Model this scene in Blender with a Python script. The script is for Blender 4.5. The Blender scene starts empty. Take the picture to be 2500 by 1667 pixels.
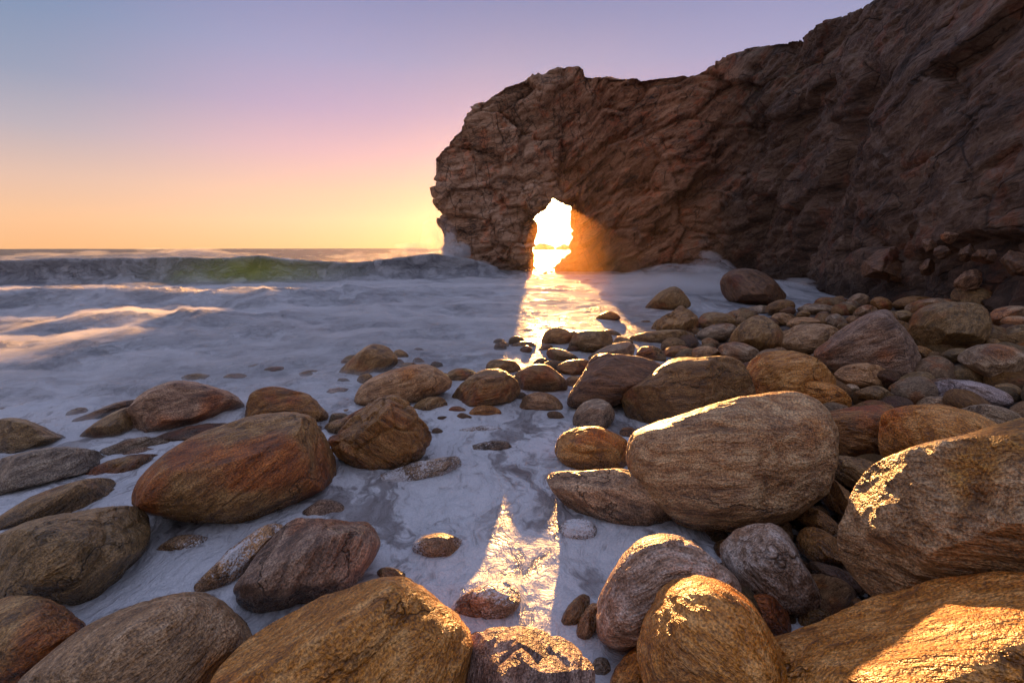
import bpy, math, random
import numpy as np
from mathutils import Vector, Matrix
SC = bpy.context.scene
COL = SC.collection
rng = np.random.default_rng(7)
# ---------------------------------------------------------------- camera geometry (sizes in metres)
CAM_H, F_PX, CU, CV = 2.0, 1180.0, 1250.0, 833.5
PITCH = math.atan(230.5/F_PX)
cp, sp = math.cos(PITCH), math.sin(PITCH)
EYE = np.array([0.0, 0.0, CAM_H])
def ray(u, v):
    a, b = (u-CU)/F_PX, -(v-CV)/F_PX
    d = np.array([a, cp + b*sp, -sp + b*cp])
    return d/np.linalg.norm(d)
SUN = ray(1331.0, 470.0)
GLOW = ray(1322.0, 520.0)
cam = bpy.data.cameras.new('camera'); cam.lens = F_PX/2500*36; cam.sensor_width = 36
cam.clip_start = 0.05; cam.clip_end = 20000
co = bpy.data.objects.new('camera', cam); COL.objects.link(co)
co.location = EYE; co.rotation_euler = (math.pi/2-PITCH, 0, 0)
SC.camera = co
# ---------------------------------------------------------------- numpy noise
_P = np.random.default_rng(11).permutation(256).astype(np.int64); _P = np.concatenate([_P,_P,_P])
_G = np.random.default_rng(12).normal(size=(256,3)); _G /= np.linalg.norm(_G,axis=1)[:,None]
def pnoise(p):
    p = np.asarray(p, float); i = np.floor(p).astype(np.int64); f = p-i; i &= 255
    w = f*f*f*(f*(f*6-15)+10); out = 0
    for a in (0,1):
        for b in (0,1):
            for c in (0,1):
                h = _P[_P[_P[i[:,0]+a]+i[:,1]+b]+i[:,2]+c]
                g = _G[h]
                d = g[:,0]*(f[:,0]-a)+g[:,1]*(f[:,1]-b)+g[:,2]*(f[:,2]-c)
                out = out + d*(w[:,0] if a else 1-w[:,0])*(w[:,1] if b else 1-w[:,1])*(w[:,2] if c else 1-w[:,2])
    return out*1.6
def fbm(p, o=4, gain=.5, ridged=False):
    s, a, t = 0, 1.0, 0
    for k in range(o):
        n = pnoise(p*(2.03**k)+17.3*k)
        if ridged: n = 1-2*np.abs(n)
        s = s+a*n; t += a; a *= gain
    return s/t
def cells(p, seed=0):
    """nearest jittered cell: id hash vectors, offset from its centre, gap between first and second distance"""
    i = np.floor(p).astype(np.int64); best = np.full(len(p), 1e9); sec = best.copy()
    bid = np.zeros(len(p), np.int64); off = np.zeros_like(p)
    for a in (-1,0,1):
        for b in (-1,0,1):
            for c in (-1,0,1):
                q = i+np.array([a,b,c]); qq = q & 255
                h = _P[_P[_P[qq[:,0]]+qq[:,1]]+qq[:,2]]; h = (h+seed) & 255
                ctr = q+.5+_G[h]*.38
                d = p-ctr; dd = (d*d).sum(1)
                m = dd < best
                sec = np.where(m, best, np.minimum(sec, dd))
                best = np.where(m, dd, best); bid = np.where(m, h, bid); off = np.where(m[:,None], d, off)
    return bid, off, np.sqrt(sec)-np.sqrt(best)
def smooth(a, b, x):
    t = np.clip((np.asarray(x,float)-a)/(b-a), 0, 1); return t*t*(3-2*t)
# ---------------------------------------------------------------- object helpers
def setp(o, label=None, cat=None, group=None, kind=None):
    if label: o['label'] = label
    if cat: o['category'] = cat
    if group: o['group'] = group
    if kind: o['kind'] = kind
    return o
def mesh_obj(name, V, Fc, mat, parent=None, smooth_=True, mw=None):
    me = bpy.data.meshes.new(name)
    V = np.asarray(V, np.float32)
    if isinstance(Fc, np.ndarray):
        n, k = Fc.shape
        me.vertices.add(len(V)); me.vertices.foreach_set('co', V.ravel())
        me.loops.add(n*k); me.loops.foreach_set('vertex_index', Fc.astype(np.int32).ravel())
        me.polygons.add(n); me.polygons.foreach_set('loop_start', np.arange(0, n*k, k, dtype=np.int32))
        me.polygons.foreach_set('use_smooth', np.full(n, smooth_))
        me.update(calc_edges=True); me.validate()
    else:
        me.from_pydata([tuple(map(float, v)) for v in V], [], Fc)
        for pl in me.polygons: pl.use_smooth = smooth_
    if mat: me.materials.append(mat)
    o = bpy.data.objects.new(name, me); COL.objects.link(o)
    if parent: o.parent = parent
    if mw is not None: o.matrix_world = mw
    return o
# ---------------------------------------------------------------- shader helpers
class NT:
    def __init__(s, mat=None, tree=None):
        s.t = tree or mat.node_tree; s.n = s.t.nodes; s.l = s.t.links
    def __call__(s, typ, **kw):
        nd = s.n.new(typ)
        for k, v in kw.items():
            if k.startswith('i_'):
                key = k[2:]; key = int(key) if key.isdigit() else key.replace('_',' ')
                s.put(nd.inputs[key], v)
            else: setattr(nd, k, v)
        return nd
    def put(s, sock, v):
        if isinstance(v, bpy.types.NodeSocket): s.l.new(v, sock)
        elif isinstance(v, bpy.types.Node): s.l.new(v.outputs[0], sock)
        else:
            if isinstance(v, (tuple,list)) and sock.type=='RGBA' and len(v)==3: v = (*v,1)
            sock.default_value = v
    def math(s, op, a, b=None, c=None, clamp=False):
        nd = s.n.new('ShaderNodeMath'); nd.operation = op; nd.use_clamp = clamp
        for i, v in enumerate((a,b,c)):
            if v is not None: s.put(nd.inputs[i], v)
        return nd.outputs[0]
    def vmath(s, op, a, b=None, scale=None):
        nd = s.n.new('ShaderNodeVectorMath'); nd.operation = op
        s.put(nd.inputs[0], a)
        if b is not None: s.put(nd.inputs[1], b)
        if scale is not None: s.put(nd.inputs['Scale'], scale)
        return nd.outputs['Value'] if op in ('DOT_PRODUCT','LENGTH','DISTANCE') else nd.outputs[0]
    def noise(s, vec, scale, detail=4, rough=.55, dist=0, col=False):
        nd = s('ShaderNodeTexNoise'); s.put(nd.inputs['Vector'], vec); nd.inputs['Scale'].default_value = scale
        nd.inputs['Detail'].default_value = detail; nd.inputs['Roughness'].default_value = rough
        nd.inputs['Distortion'].default_value = dist
        return nd.outputs[1 if col else 0]
    def voro(s, vec, scale, feature='F1', rnd=1):
        nd = s('ShaderNodeTexVoronoi', feature=feature); s.put(nd.inputs['Vector'], vec)
        nd.inputs['Scale'].default_value = scale; nd.inputs['Randomness'].default_value = rnd
        return nd
    def ramp(s, fac, stops, interp='LINEAR'):
        nd = s('ShaderNodeValToRGB'); s.put(nd.inputs[0], fac); cr = nd.color_ramp; cr.interpolation = interp
        while len(cr.elements) < len(stops): cr.elements.new(.5)
        for e, (p, c) in zip(cr.elements, stops):
            e.position = p; e.color = (c,c,c,1) if isinstance(c,(int,float)) else (*c,1)
        return nd.outputs[0]
    def mrange(s, v, a, b, c=0, d=1, smooth_=False):
        nd = s('ShaderNodeMapRange'); nd.interpolation_type = 'SMOOTHSTEP' if smooth_ else 'LINEAR'
        s.put(nd.inputs[0], v)
        for i, x in enumerate((a,b,c,d)): s.put(nd.inputs[i+1], x)
        return nd.outputs[0]
    def mix(s, f, a, b, mode='MIX'):
        nd = s('ShaderNodeMix', data_type='RGBA', blend_type=mode)
        s.put(nd.inputs[0], f); s.put(nd.inputs[6], a); s.put(nd.inputs[7], b); return nd.outputs[2]
    def mapping(s, vec, scale=(1,1,1), rot=(0,0,0), loc=(0,0,0)):
        nd = s('ShaderNodeMapping'); s.put(nd.inputs[0], vec)
        nd.inputs['Scale'].default_value = scale; nd.inputs['Rotation'].default_value = rot; nd.inputs['Location'].default_value = loc
        return nd.outputs[0]
def new_mat(name):
    m = bpy.data.materials.new(name); m.use_nodes = True
    for n in list(m.node_tree.nodes): m.node_tree.nodes.remove(n)
    return m, NT(m)
# ---------------------------------------------------------------- rock materials
ROCKC = {  # dark, mid, light, stain
 'br': ((.060,.034,.021),(.150,.083,.048),(.26,.165,.11),(.20,.085,.030)),
 'rb': ((.055,.027,.016),(.150,.070,.036),(.25,.135,.080),(.22,.080,.028)),
 'tn': ((.090,.055,.032),(.220,.142,.085),(.36,.26,.175),(.26,.13,.048)),
 'gt': ((.090,.052,.036),(.230,.142,.098),(.36,.26,.20),(.22,.115,.035)),
 'gy': ((.065,.050,.045),(.170,.130,.110),(.31,.26,.235),(.18,.105,.058)),
 'pu': ((.050,.036,.034),(.150,.105,.092),(.30,.235,.215),(.20,.095,.045)),
 'pl': ((.110,.090,.090),(.230,.200,.200),(.34,.30,.30),(.22,.15,.10)),
 'pt': ((.055,.042,.036),(.140,.110,.092),(.27,.23,.20),(.17,.10,.055)),
 'or': ((.100,.048,.020),(.270,.135,.055),(.40,.25,.13),(.32,.13,.030)),
 'og': ((.065,.042,.024),(.200,.140,.085),(.34,.27,.19),(.28,.15,.035)),
 'go': ((.080,.048,.030),(.230,.170,.130),(.40,.35,.31),(.28,.12,.035)),
 'ol': ((.048,.034,.019),(.130,.090,.050),(.23,.165,.10),(.19,.10,.035)),
 'dk': ((.030,.018,.012),(.080,.046,.027),(.15,.092,.058),(.12,.055,.022)),
 'rg': ((.035,.028,.030),(.170,.135,.130),(.36,.31,.30),(.15,.10,.07)),
}
def sat(c, g=1.38, s=1.42):
    m = sum(c)/3; return tuple(min(.8, max(.004, (m+(x-m)*s)*g)) for x in c)
HUE = {'gt':(.97,1.08,.97),'br':(.98,1.10,.96),'rb':(.95,1.12,1.0),'pu':(1.08,1.02,.84),'gy':(1.08,1.03,.85),'rg':(1.02,1,.95),'pt':(1.05,1.02,.9)}
ROCKC = {k: tuple(sat(tuple(x*h for x, h in zip(c, HUE.get(k,(1,1,1))))) for c in v) for k, v in ROCKC.items()}
def rock_material(cls, foam=False, wet=.0):
    m, N = new_mat('rock_'+cls+('_foamy' if foam else '')+('_wet' if wet else ''))
    dk, md, lt, stain = ROCKC[cls]
    tc = N('ShaderNodeTexCoord'); oi = N('ShaderNodeObjectInfo')
    off = N.vmath('SCALE', (13.1,7.7,5.3), scale=N.math('MULTIPLY', oi.outputs['Random'], 9.0))
    P = N.vmath('ADD', tc.outputs['Object'], off)
    warp = N.vmath('SCALE', N.vmath('SUBTRACT', N.noise(P, 1.6, 2, col=True), (.5,.5,.5)), scale=.16)
    Pw = N.vmath('ADD', P, warp)
    S = N.mapping(Pw, scale=(.17,.9,1.15))
    big = N.noise(P, 1.3, 3, .6)
    mid = N.noise(Pw, 5, 5, .6)
    st1 = N.noise(S, 17 if cls!='rg' else 12, 5, .62)
    st2 = N.noise(N.mapping(Pw, scale=(.34,1,1)), 52, 3, .6)
    grain = N.noise(Pw, 95, 2, .6)
    cry = N.voro(Pw, 130)
    crc = N.voro(N.mapping(N.vmath('ADD', P, N.vmath('SCALE', N.vmath('SUBTRACT', N.noise(P, 3.5, 4, .6, col=True),(.5,.5,.5)), scale=.5)), scale=(.5,1.3,1.3)), .95, 'DISTANCE_TO_EDGE')
    crack = N.mrange(crc.outputs['Distance'], 0, .012, .25, 1)
    crack = N.math('MAXIMUM', crack, N.mrange(N.noise(P, 1.1, 2), .42, .52, 0, 1))
    band = N.math('ADD', N.math('MULTIPLY', st1, .6), N.math('ADD', N.math('MULTIPLY', st2, .28), N.math('MULTIPLY', mid, .25)))
    c = N.ramp(band, [(.43,dk),(.55,md),(.67,lt)])
    c = N.mix(N.mrange(big, .52, .66, 0, .75, True), c, N.mix(1, c, tuple(min(1,x*3.3) for x in stain), 'MULTIPLY'))
    c = N.mix(N.mrange(N.noise(P, 2.7, 5, .7), .56, .64, 0, .5, True), c, N.mix(1, c, (.55,.5,.52), 'MULTIPLY'))
    c = N.mix(1, c, N.ramp(grain, [(.32,.42),(.5,1.0),(.68,1.75)]), 'MULTIPLY')
    sp_ = N.mrange(cry.outputs['Color'], .80, .93, 0, .45)
    c = N.mix(sp_, c, lt)
    sp2 = N.mrange(N.noise(Pw, 60, 2), .62, .70, 0, .55)
    c = N.mix(sp2, c, dk)
    c = N.mix(N.math('SUBTRACT', 1, crack), c, tuple(x*.35 for x in dk))
    # individual tint
    tint = N.ramp(oi.outputs['Random'], [(0,(.82,.84,.90)),(.35,(1.05,1,.95)),(.7,(1.12,.98,.86)),(1,(.92,.93,.96))])
    c = N.mix(1, c, tint, 'MULTIPLY')
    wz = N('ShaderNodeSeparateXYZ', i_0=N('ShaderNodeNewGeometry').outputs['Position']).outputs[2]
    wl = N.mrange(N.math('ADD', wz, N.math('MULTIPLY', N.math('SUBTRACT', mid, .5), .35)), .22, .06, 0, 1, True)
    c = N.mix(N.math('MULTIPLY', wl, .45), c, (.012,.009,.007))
    rough = N.mrange(N.math('ADD', grain, big), .8, 1.2, .30-wet*.12, .52-wet*.2)
    rough = N.math('SUBTRACT', rough, N.math('MULTIPLY', wl, .15))
    if foam:
        fz = N.noise(P, 75, 4, .8); fl = N.noise(P, 3.5, 4)
        fm = N.mrange(N.math('ADD', fz, N.math('MULTIPLY', fl, 1.1)), 1.03, 1.16, 0, .8, True)
        c = N.mix(fm, c, (.72,.74,.78)); 
    h = N.math('ADD', N.math('MULTIPLY', st1, .85), N.math('ADD', N.math('MULTIPLY', st2, .38), N.math('MULTIPLY', grain, .17)))
    h = N.math('ADD', h, N.math('MULTIPLY', mid, .55))
    h = N.math('ADD', h, N.math('MULTIPLY', crack, .35))
    bp = N('ShaderNodeBump', i_Strength=1.0, i_Distance=.055 if cls!='rg' else .08); N.put(bp.inputs['Height'], h)
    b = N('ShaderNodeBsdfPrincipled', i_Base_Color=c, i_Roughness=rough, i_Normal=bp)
    b.inputs['Specular IOR Level'].default_value = .55
    o = N('ShaderNodeOutputMaterial', i_Surface=b)
    return m
_mats = {}
def rmat(cls, foam, wet):
    k = (cls, bool(foam), bool(wet))
    if k not in _mats: _mats[k] = rock_material(cls, foam, .8 if wet else 0.)
    return _mats[k]
# ---------------------------------------------------------------- the shore
SHORE = np.array([(-60,.8),(-3,.9),(.2,1.2),(1.3,2.6),(1.6,4.0),(2.1,6.0),(3.0,9.4),(4.6,12.5),(8.5,15.5),(11.5,17.8),(14,20),(30,26)])
def shore_dist(x, y):
    """signed distance to the waterline, positive on the landward (right, near) side"""
    x = np.atleast_1d(np.asarray(x,float)); y = np.atleast_1d(np.asarray(y,float))
    best = np.full(x.shape, 1e9); sgn = np.ones(x.shape)
    for (x0,y0),(x1,y1) in zip(SHORE[:-1], SHORE[1:]):
        dx, dy = x1-x0, y1-y0; L = dx*dx+dy*dy
        t = np.clip(((x-x0)*dx+(y-y0)*dy)/L, 0, 1)
        ex, ey = x-(x0+t*dx), y-(y0+t*dy); d = np.hypot(ex,ey)
        s = np.where(dx*ey-dy*ex < 0, 1.0, -1.0)
        m = d < best; best = np.where(m, d, best); sgn = np.where(m, s, sgn)
    return best*sgn
def ground_z(x, y):
    d = shore_dist(x, y)
    return np.where(d > 0, .11*np.minimum(d, 14), np.maximum(d*.12, -1.5)) - .06
def hit(u, v, lift=0.0):
    d = ray(u, v); t = np.geomspace(.6, 120, 900)
    X, Y, Z = d[0]*t, d[1]*t, CAM_H+d[2]*t
    g = np.maximum(ground_z(X, Y), -.05)+lift
    k = np.argmax(Z < g) if (Z < g).any() else len(t)-1
    return t[k], np.array([X[k],Y[k],Z[k]])
# ---------------------------------------------------------------- boulders
_ico = {}
def ico(n):
    if n not in _ico:
        import bmesh
        bm = bmesh.new(); bmesh.ops.create_icosphere(bm, subdivisions=n, radius=1)
        V = np.array([v.co[:] for v in bm.verts]); bm.verts.index_update()
        Fa = np.array([[v.index for v in f.verts] for f in bm.faces]); bm.free()
        V /= np.linalg.norm(V, axis=1)[:,None]; _ico[n] = (V, Fa)
    return _ico[n]
def chaikin(P, k=2):
    for _ in range(k):
        Q = np.roll(P, -1, 0); P = np.stack([P*.78+Q*.22, P*.22+Q*.78], 1).reshape(-1,2)
    return P
def build_rock(label, cls, ang, fr, pts, opt, idx):
    ox, oy, s = FR[fr]
    P = np.array(pts, float).reshape(-1,2)*s + (ox, oy)
    P = chaikin(P, 2 if not opt.get('r') else 1)
    P = P.mean(0)+(P-P.mean(0))*1.025
    u0, u1, v0, v1 = P[:,0].min(), P[:,0].max(), P[:,1].min(), P[:,1].max()
    cu, cv = (u0+u1)/2, (v0+v1)/2
    lift = opt.get('up', 0)*.9
    bot = P[P[:,1] > v1-.12*(v1-v0)]
    tb, pb = hit(bot[:,0].mean(), v1, lift)
    mpp = np.linalg.norm(pb-EYE)/F_PX
    rx, ry = (u1-u0)/2*mpp, (v1-v0)/2*mpp
    rd = opt.get('k', .95)*math.sqrt(rx*ry)
    cdir = ray(cu, cv)
    dist = math.hypot(pb[0], pb[1]) + .26*rd
    dist *= opt.get('mul', 1)
    if opt.get('w'):
        dist = float(np.interp(cu/1.06293, _wu, _wd))/ (ray(cu,603)[1]/math.hypot(*ray(cu,603)[:2])) - .35*rd; rd *= 1.0
        k_ = dist/math.hypot(pb[0],pb[1]); rd *= k_; rx *= k_; ry *= k_
    t = dist/math.hypot(cdir[0], cdir[1])
    C = EYE+cdir*t
    # frame: Z away from the eye, X sideways, Y up
    az = cdir; ax = np.cross(az, (0,0,1)); ax /= np.linalg.norm(ax); ay = np.cross(ax, az)
    Q = []
    for (u, v) in P:
        d = ray(u, v); q = EYE+d*(t/(d@az)) - C; Q.append((q@ax, q@ay))
    Q = np.array(Q)
    th = np.arctan2(Q[:,1], Q[:,0]); r = np.hypot(Q[:,0], Q[:,1]); o_ = np.argsort(th); th, r = th[o_], r[o_]
    size = max(u1-u0, v1-v0)
    lev = 7 if size > 420 else 6 if size > 150 else 5 if size > 60 else 4
    D, Fa = ico(lev)
    rho = np.hypot(D[:,0], D[:,1]); thv = np.arctan2(D[:,1], D[:,0])
    rr = np.interp(thv, np.concatenate([th-2*np.pi, th, th+2*np.pi]), np.tile(r, 3))
    # pull the silhouette term towards its mean away from the outline plane
    rm = r.mean(); rr2 = rr*(.65+.35*rho**1.5)+rm*(.35-.35*rho**1.5)*(rr/rm)**.6
    n = opt.get('n', 2.2+1.0*((idx*37)%11)/10)
    sN = (rho**n+np.abs(D[:,2])**n)**(-1/n)
    V = np.stack([D[:,0]/np.maximum(rho,1e-6)*rr2*rho*sN, D[:,1]/np.maximum(rho,1e-6)*rr2*rho*sN, D[:,2]*rd*sN], 1)
    V[rho<1e-6,:2] = 0
    R = np.random.default_rng(1000+idx)
    W = V[:,:1]*ax + V[:,1:2]*ay + V[:,2:3]*az           # world-aligned offsets
    # a few worn flat faces
    for k in range(int(opt.get('f', 5+(idx*13)%9)) if not opt.get('r') else 26 if opt.get('w') else 14):
        nv = R.normal(size=3); nv /= np.linalg.norm(nv)
        f = abs(nv@az)
        if f < .35: nv = nv+az*(-.8); nv /= np.linalg.norm(nv)
        h = W@nv; H = h.max()*(R.uniform(.72,.94) if not opt.get('w') else R.uniform(.50,.74)); ex = np.maximum(h-H, 0)
        W -= (ex*((.70+.22*((idx*7)%5)/4) if not opt.get('r') else 1. if opt.get('w') else .93))[:,None]*nv
    sc = (rx*ry)**.5
    off = R.uniform(0,50,3)
    rad = W/np.maximum(np.linalg.norm(W,axis=1)[:,None],1e-6)
    # grain frame: local X along the layering
    a = math.radians(ang)
    gx = ax*math.cos(a)+ay*math.sin(a); gx = gx+az*R.uniform(-.25,.25); gx /= np.linalg.norm(gx)
    gz = -az - gx*(-az@gx); gz /= np.linalg.norm(gz); gy = np.cross(gz, gx)
    M = np.stack([gx,gy,gz], 1)
    L = W@M
    d = .055*sc*fbm(L/sc*1.3+off, 3)
    Ls = L*np.array([.22,1,1])/sc
    d += .030*sc*fbm(Ls*4+off, 4, .55)
    if lev >= 6: d += .010*fbm(L*np.array([.25,1,1])*14+off, 3) - .012*np.maximum(0, .14-np.abs(pnoise(L*np.array([.3,1,1])*3.2/max(sc,.3)*.6+off)))/.14
    if opt.get('r'):
        b_, of_, gp = cells(L/sc*1.6+off, idx); d += .06*sc*(_G[b_][:,0]) - .05*sc*np.maximum(0,.12-gp)/.12
    L = L+(rad@M)*d[:,None]
    mw = Matrix(((gx[0],gy[0],gz[0],0),(gx[1],gy[1],gz[1],0),(gx[2],gy[2],gz[2],0),(0,0,0,1)))
    w_world = C
    mw.translation = Vector(w_world)
    wide = (u1-u0)/(v1-v0)
    dia = 2*sc
    nm = 'boulder' if dia > .55 else 'stone'
    for wd in ('slab','ledge','block','boulder','cobble','pebble','hump'):
        if wd in label.split(' ')[:7] and label.split().index(wd) < 7:
            nm = {'block':'rock_block','slab':'rock_slab','ledge':'rock_ledge'}.get(wd, wd); break
    o = mesh_obj(nm, L, Fa, rmat(cls, opt.get('foam'), opt.get('wet')), mw=mw)
    cat = {'rock_slab':'slab','rock_ledge':'ledge','rock_block':'rock','hump':'rock'}.get(nm, nm)
    setp(o, label, cat, kind='thing')
    BALLS.append((C[0],C[1],C[2],sc, rd, u0,u1,v0,v1))
    return o
BALLS = []
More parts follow.
